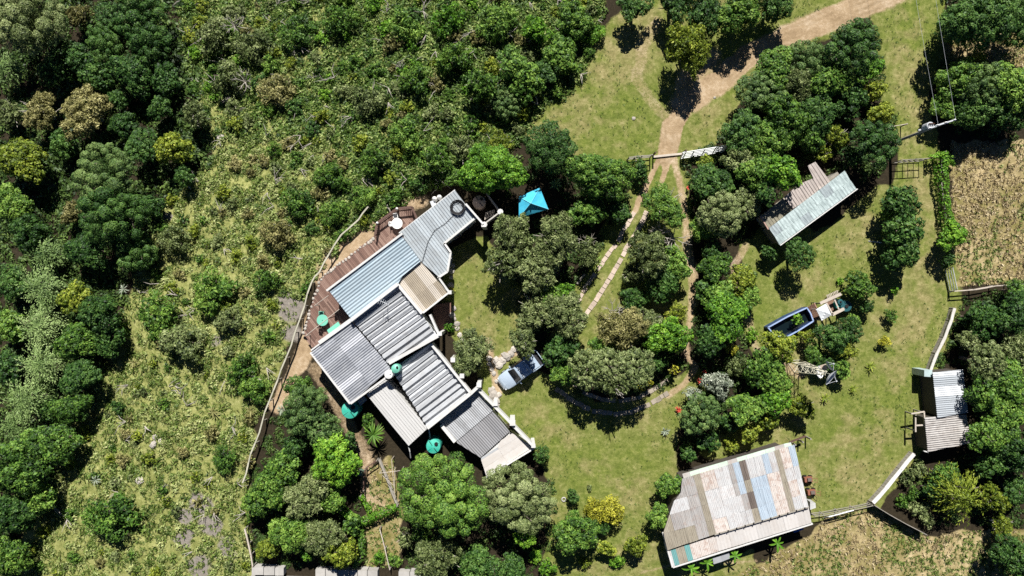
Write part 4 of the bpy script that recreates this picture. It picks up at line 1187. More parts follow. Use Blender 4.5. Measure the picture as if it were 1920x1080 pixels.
# gates
def bar_gate(name, label, a, b, h, mat, nbar=4, nstile=3, r=0.045, lean=0.0):
    root = empty(name, G(*a), label, "gate")
    p = G(*a, h); q = G(*b, h)
    off = Vector((0, -lean, 0))
    for k in range(nbar):
        z = 0.15 + (h - 0.15) * k / (nbar - 1)
        MB().tube([p + Vector((0, 0, z)) + off * (1 - z / h), q + Vector((0, 0, z)) + off * (1 - z / h)], r, 6).build("bar", mat, root)
    for k in range(nstile):
        f = k / (nstile - 1); c = p.lerp(q, f)
        MB().tube([c + Vector((0, 0, 0.1)) + off * 0.9, c + Vector((0, 0, h))], r * 1.1, 6).build("stile", mat, root)
    return root
GW = surf("white_gate_paint", (0.72, 0.73, 0.73), 0.15, (0.45, 0.44, 0.42), 0.45)
bar_gate("farm_gate", "white tubular gate swung open beside the dirt road entrance", (1281, 286), (1363, 273), 1.35, GW, 5, 5, 0.06, 0.45)
ga = empty("gate_beam", G(1252, 290), "timber beam on posts over the dirt road entrance", "gate frame")
for a in ((1224, 291), (1280, 287)):
    p = G(*a); MB().bar(p, p + Vector((0, 0, 1.5)), 0.14).build("post", M_RAIL, ga)
MB().bar(W(1224, 294, 0.12), W(1280, 288, 0.12), 0.22, 0.1).build("sill", M_TIMB, ga)
bar_gate("field_gate", "grey pole gate across the grass lane below the power pole", (1690, 300), (1742, 297), 1.8, M_TIMBG, 3, 6, 0.04)
bar_gate("field_gate", "pale metal gate leaning by the corner of the straw field", (1786, 500), (1795, 542), 1.3, M_STEEL, 4, 2, 0.04, 0.4)
bar_gate("field_gate", "pale slatted gate in the rail fence of the bottom field", (1555, 969), (1600, 957), 1.3, GW, 4, 3, 0.05, 0.55)

# ------------------------------------------------------------------ power pole and wires
base = G(1773, 230, 9.2)
pole = empty("power_pole", base, "tall timber power pole with a grey transformer above the grass lane", "power pole")
tp = base + Vector((0, 0, 9.2))
MB().tube([base - Vector((0, 0, 0.3)), base + Vector((0, 0, 4)), tp], [0.17, 0.14, 0.10], 10).build("pole", surf("pole_timber", (0.36, 0.33, 0.29), 0.4, (0.18, 0.15, 0.12), 0.85), pole)
for dz_ in (9.0, 7.9):
    c = base + Vector((0, 0, dz_)); MB().bar(c + Vector((-0.9, -0.28, 0.1)), c + Vector((0.9, 0.28, 0.1)), 0.12, 0.12).build("crossarm", M_STEEL, pole)
    for f in (-0.8, 0, 0.8):
        MB().lathe(c + Vector((f, f * 0.31, 0.16)), [(0.05, 0), (0.09, 0.08), (0.05, 0.14), (0.08, 0.2), (0.03, 0.26)], 8).build("insulator", M_WHITEP, pole)
c = base + Vector((0.1, 0.32, 5.9))
MB().lathe(c, [(0.34, 0), (0.36, 0.1), (0.36, 0.85), (0.30, 0.92)], 14).build("transformer", M_STEEL, pole)
MB().bar(base + Vector((-0.5, 0.1, 5.8)), base + Vector((0.7, 0.25, 5.8)), 0.14, 0.12).build("bracket", M_STEEL, pole)
for f in (-0.18, 0.0, 0.18): MB().lathe(c + Vector((f, 0.12, 0.9)), [(0.06, 0), (0.08, 0.1), (0.03, 0.3)], 8).build("bushing", surf("brown_porcelain", (0.12, 0.05, 0.03), 0.1, rough=0.2), pole)
for i, (f, wh) in enumerate(((-0.8, "left"), (0.8, "right"))):
    s_ = base + Vector((f, f * 0.31, 9.4)); e_ = s_ + Vector((-9 + 0.5 * f, 62, 0.5))
    pts = [s_.lerp(e_, k / 14) - Vector((0, 0, 4 * 0.9 * (k / 14) * (1 - k / 14))) for k in range(15)]
    tag(MB().tube(pts, 0.009, 4).build("power_line", M_STEEL), "thin grey power line running up from the %s end of the pole crossarm" % wh, "wire", "power lines")

# ------------------------------------------------------------------ lattice tower with dishes
M_CREAM = surf("cream_painted_steel", (0.58, 0.55, 0.42), 0.3, (0.3, 0.24, 0.16), 0.6)
tb = G(1488, 683)
tow = empty("lattice_tower", tb, "cream steel lattice tower with dishes among the shrubs", "tower")
TH = 7.2
def leg_at(k, z):
    a = 2 * math.pi * k / 3 + 0.6; r = 0.85 - 0.62 * z / TH
    return tb + Vector((math.cos(a) * r, math.sin(a) * r, z))
for k in range(3):
    MB().tube([leg_at(k, -0.2), leg_at(k, TH)], 0.05, 5).build("leg", M_CREAM, tow)
lv = [0.1, 1.6, 2.9, 4.0, 5.0, 5.9, 6.6, TH - 0.05]
for i in range(len(lv)):
    for k in range(3):
        MB().tube([leg_at(k, lv[i]), leg_at((k + 1) % 3, lv[i])], 0.03, 4).build("girt", M_CREAM, tow)
        if i < len(lv) - 1: MB().tube([leg_at(k, lv[i]), leg_at((k + 1 + i % 2) % 3 if (i % 2) == 0 else (k + 2) % 3, lv[i + 1])], 0.025, 4).build("brace", M_CREAM, tow)
def dish(c, aim, r, mat, name="dish"):
    aim = Vector(aim).normalized(); u = aim.cross(Vector((0, 0, 1))).normalized(); v = aim.cross(u)
    V = []; F = []; n = 18; ring = 4
    for back in (0, 1):
        for i in range(ring + 1):
            rr = r * i / ring; dd = 0.35 * r * (i / ring) ** 2 - 0.025 * back
            for j in range(n):
                t = 2 * math.pi * j / n; V.append(c + u * rr * math.cos(t) + v * rr * math.sin(t) + aim * dd)
    for back in (0, 1):
        o = back * (ring + 1) * n
        for i in range(ring):
            for j in range(n):
                q = (o + i * n + j, o + i * n + (j + 1) % n, o + (i + 1) * n + (j + 1) % n, o + (i + 1) * n + j)
                F.append(q if not back else q[::-1])
    mb = MB(); mb.add(V, F); d_ = mb.build(name, mat, tow, True)
    f = MB(); tip = c + aim * r * 0.95
    for j in range(3):
        t = 2 * math.pi * j / 3; f.tube([c + u * r * 0.95 * math.cos(t) + v * r * 0.95 * math.sin(t) + aim * 0.33 * r, tip], 0.018, 4)
    f.lathe(tip - Vector((0, 0, 0.06)), [(0.07, 0), (0.07, 0.14)], 8)
    o = f.build("feed_arm", M_STEEL); o.parent = d_
def at_px(px, py, z): return W(px, py, z)
dish(tb + Vector((0.5, -0.25, 4.6)), (0.5, 0.1, 0.75), 0.62, M_WHITEP)
dish(tb + Vector((0.55, -0.35, TH - 0.4)), (0.6, -0.5, 0.5), 0.85, M_STEEL)
dish(tb + Vector((0.35, 0.55, TH - 0.1)), (0.7, 0.5, 0.25), 0.6, M_STEEL)
MB().bar(tb + Vector((0.1, 0.3, 6.1)), tb + Vector((0.6, 0.5, 6.3)), 0.55, 0.04).build("panel", M_CONC, tow)
MB().bar(tb + Vector((0, 0.0, TH)), tb + Vector((0.0, 0.0, TH + 0.9)), 0.06).build("mast", M_CREAM, tow)

# ------------------------------------------------------------------ pool with deck, shade sail and frame
M_RIM = surf("pale_blue_pool_rim", (0.26, 0.35, 0.56), 0.2, (0.6, 0.65, 0.75), 0.4)
M_LINER = surf("dark_blue_liner", (0.02, 0.05, 0.16), 0.2, (0.01, 0.02, 0.05), 0.4)
mw, nt, b_ = new_mat("dark_pool_water"); b_.inputs["Base Color"].default_value = (0.006, 0.012, 0.014, 1); b_.inputs["Roughness"].default_value = 0.06
bump(nt, b_, noise(nt, 3.0, 3, 0.5, geo_pos(nt)), 0.15, 0.03)
PO = [(1440, 614), (1476, 594), (1513, 577), (1520, 588), (1525, 602), (1500, 618), (1473, 633), (1452, 628)]
pool = empty("garden_pool", W(1485, 605, 0), "dark watered pool with pale blue rim beside the little shade sail", "pool")
pp = poly_px(PO, 1.15)
n = len(pp)
for i in range(n):
    a, b = pp[i], pp[(i + 1) % n]
    MB().bar((a[0], a[1], 0.5), (b[0], b[1], 0.5), 0.10, 1.25).build("side_panel", M_LINER, pool)
    MB().bar((a[0], a[1], 1.15), (b[0], b[1], 1.15), 0.13, 0.08).build("rim", M_RIM, pool)
MB().prism(shrink(pp, 0.985), -0.1, 0.55).build("water", mw, pool)
pd = empty("pool_deck", W(1528, 585, 0), "small reddish timber deck at the end of the dark pool", "deck")
PDK = [(1514, 576), (1528, 568), (1548, 588), (1538, 599), (1526, 601)]
for k in range(9):
    f = k / 9
    a = (1514 + 14 * f, 576 - 8 * f); b = (1526 + 16 * f, 601 - 6 * f)
    beam(pd, "board", a, b, 0.9, 0.17, 0.05, surf("reddish_board", (0.32, 0.17, 0.11), 0.5, (0.42, 0.3, 0.24), 0.75))
for a in PDK:
    p = W(*a, 0.85); MB().bar((p.x, p.y, -0.1), (p.x, p.y, 0.86), 0.1).build("post", M_TIMBG, pd)
# sail: four corners, cross ridge
sl = empty("shade_sail", W(1545, 586, 0), "white cloth shade sail over the pool deck", "shade sail")
S4 = [W(1530, 580, 2.0), W(1549, 569, 2.3), W(1559, 591, 2.0), W(1541, 601, 2.2)]
v = []; q = []; m = 7
for i in range(m):
    for j in range(m):
        s_, t_ = i / (m - 1), j / (m - 1)
        p = S4[0].lerp(S4[1], s_).lerp(S4[3].lerp(S4[2], s_), t_)
        ridge = 0.35 * (1 - max(abs(2 * s_ - 1), abs(2 * t_ - 1)))
        v.append(p + Vector((0, 0, ridge)))
v += [p - Vector((0, 0, 0.02)) for p in v[:m * m]]
for i in range(m - 1):
    for j in range(m - 1):
        a = i * m + j; q.append((a, a + m, a + m + 1, a + 1)); q.append((m * m + a, m * m + a + 1, m * m + a + m + 1, m * m + a + m))
MB().add(v, q).build("cloth", surf("white_canvas", (0.62, 0.64, 0.66), 0.15, (0.4, 0.42, 0.44), 0.8), sl)
for p in S4: MB().tube([(p.x, p.y, 0), p], 0.04, 6).build("post", M_TIMB, sl)
fr = empty("open_pergola", W(1565, 572, 0), "open timber frame round turquoise tubs beside the shade sail", "frame")
for a, b in (((1538, 569), (1577, 551)), ((1561, 590), (1583, 579)), ((1550, 568), (1562, 590)), ((1565, 562), (1573, 580))):
    beam(fr, "beam", a, b, 1.7, 0.30 if a[0] in (1538, 1561) else 0.14, 0.12, M_TIMB)
for a in ((1539, 569), (1577, 552), (1562, 589), (1582, 579)):
    p = W(*a, 1.6); MB().bar((p.x, p.y, 0), (p.x, p.y, 1.65), 0.12).build("post", M_TIMBG, fr)
MB().prism(poly_px([(1551, 568), (1564, 562), (1571, 577), (1558, 584)], 0.5), 0.0, 0.5).build("soil_bed", surf("reddish_soil", (0.22, 0.13, 0.09), 0.5, (0.1, 0.09, 0.04)), fr)
TUR = surf("turquoise_plastic", (0.02, 0.42, 0.40), 0.15, rough=0.4); TEAL = surf("dark_teal_plastic", (0.012, 0.085, 0.10), 0.2, rough=0.5)
tub = MB().prism(poly_px([(1566, 568), (1572, 562), (1577, 572), (1569, 578)], 1.0), 0.1, 1.0).build("tub", TUR); tag(tub, "turquoise square tub inside the timber frame", "tub")
for a, b, r_, h_, lb in ((1576, 566, 5.5, 1.2, "small dark teal barrel beside the turquoise tub"), (1587, 574, 11, 1.1, "wide dark teal round tank right of the turquoise tub")):
    c = W(a, b, h_); c.z = 0
    o = empty("round_tank", c, lb, "tank"); rm = r_ * K
    MB().lathe(c, [(rm, 0), (rm, h_ * 0.9), (rm * 0.9, h_), (rm * 0.3, h_ * 1.03)], 20).build("body", TEAL, o, True)
    MB().lathe(c + Vector((0, 0, h_ * 1.0)), [(rm * 0.3, 0), (rm * 0.3, 0.12)], 12).build("lid", M_BLACK, o)
for i, (a, b) in enumerate(((1555, 557), (1566, 552))):
    st = empty("wooden_pallet", G(a, b), "white slatted frame leaning on the grass beside the timber frame, %s one" % ("left" if i == 0 else "right"), "pallet", "pallets by the pool")
    for k in range(4): beam(st, "slat", (a - 5 + 2.6 * k, b - 4 - 1.2 * k), (a - 1 + 2.6 * k, b + 5 - 1.2 * k), 0.5, 0.07, 0.05, M_TIMB)
    for f in (-3, 3): beam(st, "bearer", (a - 4, b + f), (a + 6, b + f - 4), 0.44, 0.07, 0.08, M_TIMB)
    p = W(a, b, 0.4); MB().bar((p.x, p.y, 0), (p.x, p.y, 0.42), 0.2).build("foot", M_TIMBG, st)

# ------------------------------------------------------------------ turquoise gazebo
gz = empty("garden_gazebo", W(998, 382, 0), "turquoise blue fabric gazebo between the trees", "gazebo")
TQ = surf("turquoise_fabric", (0.045, 0.40, 0.58), 0.35, (0.12, 0.50, 0.66), 0.7, scale=2.5, vary=0.05)
C4 = [W(973, 369, 2.3), W(1012, 352, 2.3), W(1028, 392, 2.3), W(973, 408, 2.3)]
ap = W(995, 381, 3.2)
for i in range(4):
    a, b = C4[i], C4[(i + 1) % 4]; m_ = a.lerp(b, 0.5)
    mid_in = m_.lerp(ap, 0.5) - Vector((0, 0, 0.08))
    mb = MB(); up = Vector((0, 0, 0.02))
    q1 = a.lerp(ap, 0.5) - Vector((0, 0, 0.03)); q2 = b.lerp(ap, 0.5) - Vector((0, 0, 0.03))
    top_ = [a, m_, b, q2, mid_in, q1, ap]
    mb.add(top_ + [p - up for p in top_], [(0, 1, 4, 5), (1, 2, 3, 4), (5, 4, 6), (4, 3, 6), (7 + 5, 7 + 4, 7 + 1, 7 + 0), (7 + 4, 7 + 3, 7 + 2, 7 + 1), (13, 11, 12), (13, 10, 11)])
    pn = mb.build("canopy_panel", TQ, gz)
    vl = MB(); vl.bar(a - Vector((0, 0, 0.13)), b - Vector((0, 0, 0.13)), 0.02, 0.24); o = vl.build("valance", TQ); o.parent = pn
    MB().tube([a, ap], 0.035, 5).build("rafter", surf("pale_turquoise_trim", (0.16, 0.58, 0.75), 0.1, rough=0.6), gz)
    MB().bar((a.x, a.y, 0), (a.x, a.y, 2.25), 0.06).build("leg", M_STEEL, gz)
MB().lathe(ap - Vector((0, 0, 0.05)), [(0.14, 0), (0.1, 0.1), (0.02, 0.16)], 8).build("cap", surf("pale_turquoise_trim", (0.3, 0.65, 0.75)), gz)

# ------------------------------------------------------------------ white pickup truck, blue shade mixed into its paint colour
mp, nt, b_ = new_mat("shade_blue_car_paint"); b_.inputs["Base Color"].default_value = (0.50, 0.60, 0.71, 1); b_.inputs["Metallic"].default_value = 0.25; b_.inputs["Roughness"].default_value = 0.22; b_.inputs["Coat Weight"].default_value = 0.5
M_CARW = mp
car_c = W(977, 694.5, 1.0); car_c.z = 0
car = empty("pickup_truck", car_c, "white double cab pickup truck tinted with blue shade on the lawn beside the house", "truck")
car.rotation_euler = (0, 0, math.atan2(-(722 - 668), -(75)) )
ML = Matrix.LocRotScale(car.location, car.rotation_euler, None)
def car_part(name, mb, mat, parent=None, smooth=False):
    o = mb.build(name, mat, None, smooth); o.parent = parent or car; return o
def loft(secs):
    """secs: list of rings (lists of points of equal count)"""
    mb = MB(); n = len(secs[0]); v = [p for s in secs for p in s]; f = []
    for k in range(len(secs) - 1):
        for i in range(n):
            j = (i + 1) % n; f.append((k * n + i, k * n + j, (k + 1) * n + j, (k + 1) * n + i))
    f.append(tuple(range(n - 1, -1, -1))); f.append(tuple(range((len(secs) - 1) * n, len(secs) * n)))
    mb.add(v, f); return mb
def ring(x, w, z0, z1, c=0.12):
    return [(x, -w, z0), (x, w, z0), (x, w, z1 - c), (x, w - c * 1.4, z1), (x, -w + c * 1.4, z1), (x, -w, z1 - c)]
# x points forward (towards the hood)
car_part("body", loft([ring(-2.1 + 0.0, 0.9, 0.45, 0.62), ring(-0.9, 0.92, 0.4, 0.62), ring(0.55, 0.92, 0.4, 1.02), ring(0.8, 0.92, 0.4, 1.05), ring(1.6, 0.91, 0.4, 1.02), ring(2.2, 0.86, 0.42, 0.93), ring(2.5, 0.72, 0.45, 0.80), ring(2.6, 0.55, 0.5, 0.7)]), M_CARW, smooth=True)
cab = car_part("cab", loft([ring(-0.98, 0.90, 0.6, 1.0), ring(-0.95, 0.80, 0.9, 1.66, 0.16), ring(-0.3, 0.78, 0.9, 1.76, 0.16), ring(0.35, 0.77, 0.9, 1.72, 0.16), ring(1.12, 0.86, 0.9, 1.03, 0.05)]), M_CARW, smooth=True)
CG = surf("dark_car_glass", (0.012, 0.014, 0.018), 0.02, rough=0.05, spec=0.6)
wsd = MB(); V0 = [(0.45, -0.66, 1.70), (0.45, 0.66, 1.70), (1.13, 0.76, 1.07), (1.13, -0.76, 1.07)]
wsd.add([(a + 0.03, b, c + 0.035) for a, b, c in V0] + V0, [(0, 3, 2, 1), (4, 5, 6, 7), (0, 1, 5, 4), (1, 2, 6, 5), (2, 3, 7, 6), (3, 0, 4, 7)])
car_part("windscreen", wsd, CG)
rs = MB(); V0 = [(-0.965, -0.66, 1.55), (-0.965, 0.66, 1.55), (-0.99, 0.72, 1.08), (-0.99, -0.72, 1.08)]
rs.add([(a - 0.02, b, c) for a, b, c in V0] + V0, [(0, 1, 2, 3), (7, 6, 5, 4), (0, 4, 5, 1), (1, 5, 6, 2), (2, 6, 7, 3), (3, 7, 4, 0)])
car_part("rear_window", rs, CG)
for sy in (-1, 1):
    for x0, x1 in ((-0.85, -0.15), (-0.05, 0.6)):
        m = MB(); V0 = [(x0, sy * 0.80, 1.56), (x1, sy * 0.80, 1.56), (x1 + 0.08, sy * 0.905, 1.06), (x0, sy * 0.905, 1.06)]
        o = [(a, b + sy * 0.03, c) for a, b, c in V0]
        m.add(o + V0, [(0, 1, 2, 3), (7, 6, 5, 4), (0, 4, 5, 1), (1, 5, 6, 2), (2, 6, 7, 3), (3, 7, 4, 0)])
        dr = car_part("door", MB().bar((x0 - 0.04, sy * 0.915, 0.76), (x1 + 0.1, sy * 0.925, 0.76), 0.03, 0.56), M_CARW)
        h = MB().bar((x0 + 0.05, sy * 0.94, 0.95), (x0 + 0.2, sy * 0.94, 0.95), 0.03, 0.03).build("handle", M_STEEL); h.parent = dr
        car_part("side_window", m, CG)
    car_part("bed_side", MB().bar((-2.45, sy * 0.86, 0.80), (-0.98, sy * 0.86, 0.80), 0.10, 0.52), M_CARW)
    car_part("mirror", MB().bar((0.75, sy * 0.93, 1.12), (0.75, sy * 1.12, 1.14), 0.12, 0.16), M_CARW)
    car_part("headlight", MB().bar((2.44, sy * 0.55, 0.72), (2.44, sy * 0.76, 0.72), 0.14, 0.14), surf("clear_lamp_glass", (0.6, 0.62, 0.65), 0.05, rough=0.1))
    car_part("tail_light", MB().bar((-2.48, sy * 0.86, 0.7), (-2.48, sy * 0.86, 0.95), 0.08, 0.1), surf("red_lamp", (0.4, 0.01, 0.01), 0.05, rough=0.2))
    for x in (-1.55, 1.6):
        wh = car_part("wheel", MB().tube([(x, sy * 0.70, 0.37), (x, sy * 0.95, 0.37)], 0.37, 20), M_BLACK)
        rm_ = MB().tube([(x, sy * 0.72, 0.37), (x, sy * 0.965, 0.37)], 0.21, 12).build("rim", M_STEEL); rm_.parent = wh
car_part("bed_floor", MB().bar((-2.45, 0, 0.60), (-0.98, 0, 0.60), 1.64, 0.06), M_DARK)
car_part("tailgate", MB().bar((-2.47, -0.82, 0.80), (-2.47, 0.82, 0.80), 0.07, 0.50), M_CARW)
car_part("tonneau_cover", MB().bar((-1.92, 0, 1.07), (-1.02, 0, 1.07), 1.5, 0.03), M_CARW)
car_part("bumper", MB().bar((2.58, -0.6, 0.55), (2.58, 0.6, 0.55), 0.12, 0.2), M_STEEL)
for x in (-0.6, 0.1): car_part("roof_rack_bar", MB().bar((x, -0.68, 1.80), (x, 0.68, 1.80), 0.05, 0.04), M_STEEL)
car_part("number_plate", MB().bar((2.655, -0.25, 0.55), (2.655, 0.25, 0.55), 0.01, 0.11), M_WHITEP)

# ------------------------------------------------------------------ slab paths
def slab_path(name, label, pts, w, L, mat, jit=0.03, gap=0.05):
    root = empty(name, G(*pts[0])); tag(root, label, None, None, "structure")
    g = [Vector(G(*p)) for p in pts]
    rest = 0.0
    for i in range(len(g) - 1):
        d_ = g[i + 1] - g[i]; ln = d_.length; d_.normalize(); a = rest
        while a + L * 0.6 < ln:
            l = L * random.uniform(0.8, 1.15)
            p = g[i] + d_ * a + Vector((random.uniform(-jit, jit), random.uniform(-jit, jit), 0.03)); q_ = p + d_ * (l - gap)
            MB().bar(p, q_, w * random.uniform(0.88, 1.08), 0.07 + random.uniform(0, 0.02)).build("slab", mat, root)
            a += l
        rest = max(0.0, a - ln)
slab_path("path", "inner concrete wheel strip of slabs running down the garden drive", [(1213, 396), (1200, 424), (1182, 453), (1165, 484), (1148, 514), (1132, 540), (1116, 565), (1098, 590), (1082, 612)], 0.48, 0.62, M_CONC)
slab_path("path", "outer concrete wheel strip of slabs beside the drive trees", [(1190, 398), (1174, 424), (1155, 458), (1132, 488), (1116, 512), (1098, 540), (1078, 575)], 0.42, 0.62, M_CONC, 0.05)
M_PATH = surf("mossy_path_slab", (0.34, 0.29, 0.23), 0.5, (0.16, 0.14, 0.09), 0.9, scale=2.5, vary=0.4)
slab_path("path", "curved slab path round the shaded garden island", [(1042, 728), (1062, 743), (1084, 757), (1110, 770), (1150, 776), (1185, 772), (1222, 756), (1250, 738)], 0.5, 0.5, M_PATH, 0.05, 0.025)
slab_path("path", "inner curved slab strip in the shade of the garden island", [(1075, 720), (1096, 738), (1125, 748), (1160, 752), (1195, 746), (1225, 730), (1252, 712)], 0.42, 0.5, M_PATH, 0.05, 0.025)
for i, (a, b) in enumerate(sorted([(848, 590), (853, 598), (857, 607), (857, 616), (862, 628), (868, 637), (878, 644), (888, 650), (917, 682), (922, 692), (917, 672), (926, 700), (931, 715), (925, 728), (935, 740), (852, 578), (846, 520), (847, 508), (850, 498), (845, 535)], key=lambda p: p[1])):
    stone(a, b, random.uniform(0.26, 0.36), 0.0, "flat pale stepping stone at the house lawn edge, %s from the top" % nth(i + 1), "stepping stones round the house lawn", "stepping_stone")
for i, (a, b, s_) in enumerate([(950, 668, .6), (958, 663, .5), (942, 676, .45), (936, 684, .5), (930, 676, .4), (963, 655, .4), (925, 740, .5), (930, 750, .45), (920, 733, .4), (933, 760, .4)], 1):
    stone(a, b, s_, 0.0, "rough pinkish garden rock between house wall and truck, %s" % ["highest by the truck nose", "touching the highest rock", "below the two high rocks", "in the middle of the rocks", "left of the middle rocks", "nearest the trees", "the upper one by the house pillar", "the middle one by the house pillar", "nearest the house wall", "lowest of all"][i - 1], "garden rocks by the truck", "garden_rock")
for i, (a, b, s_, lb) in enumerate([(288, 834, .42, "upper white boulder on the lower left slope"), (291, 820, .3, "small white boulder above another on the lower left slope"), (303, 827, .35, "cream boulder right of the white boulders on the slope"), (263, 900, .45, "pale long boulder among scrub on the lower left slope"), (415, 258, .5, "pinkish boulder on the slope below the dark ravine trees"), (1188, 222, .22, "small white stone lying on the upper clearing"), (1340, 183, .2, "small white stone on the grass by the dirt road bend")]):
    stone(a, b, s_, 0.0, lb, None, "boulder")
tyre = MB(); c = G(1057, 936)
tyre.tube([(c.x + 0.2 * math.cos(t), c.y + 0.2 * math.sin(t), c.z + 0.08) for t in np.linspace(0, 2 * math.pi, 16)], 0.07, 6, False)
tag(tyre.build("garden_ring", M_CONCG), "small grey ring lying on the lawn by the bushes", "ring")
pst = tag(MB().tube([G(1628, 452) + Vector((0, 0, .05)), G(1652, 455) + Vector((0, 0, .05))], 0.05, 6).build("fallen_pole", M_WHITEP), "short white pole lying on the lawn left of the dark tree row", "pole")
logs = [((1082, 532), (1096, 514)), ((1094, 540), (1108, 522))]
for i, (a, b) in enumerate(logs):
    tag(MB().tube([G(*a) + Vector((0, 0, .15)), G(*b) + Vector((0, 0, .15))], 0.13, 8).build("timber_log", M_TIMBG), "grey log lying beside the drive trees, %s of two" % ("left" if i == 0 else "right"), "log", "logs beside the drive")
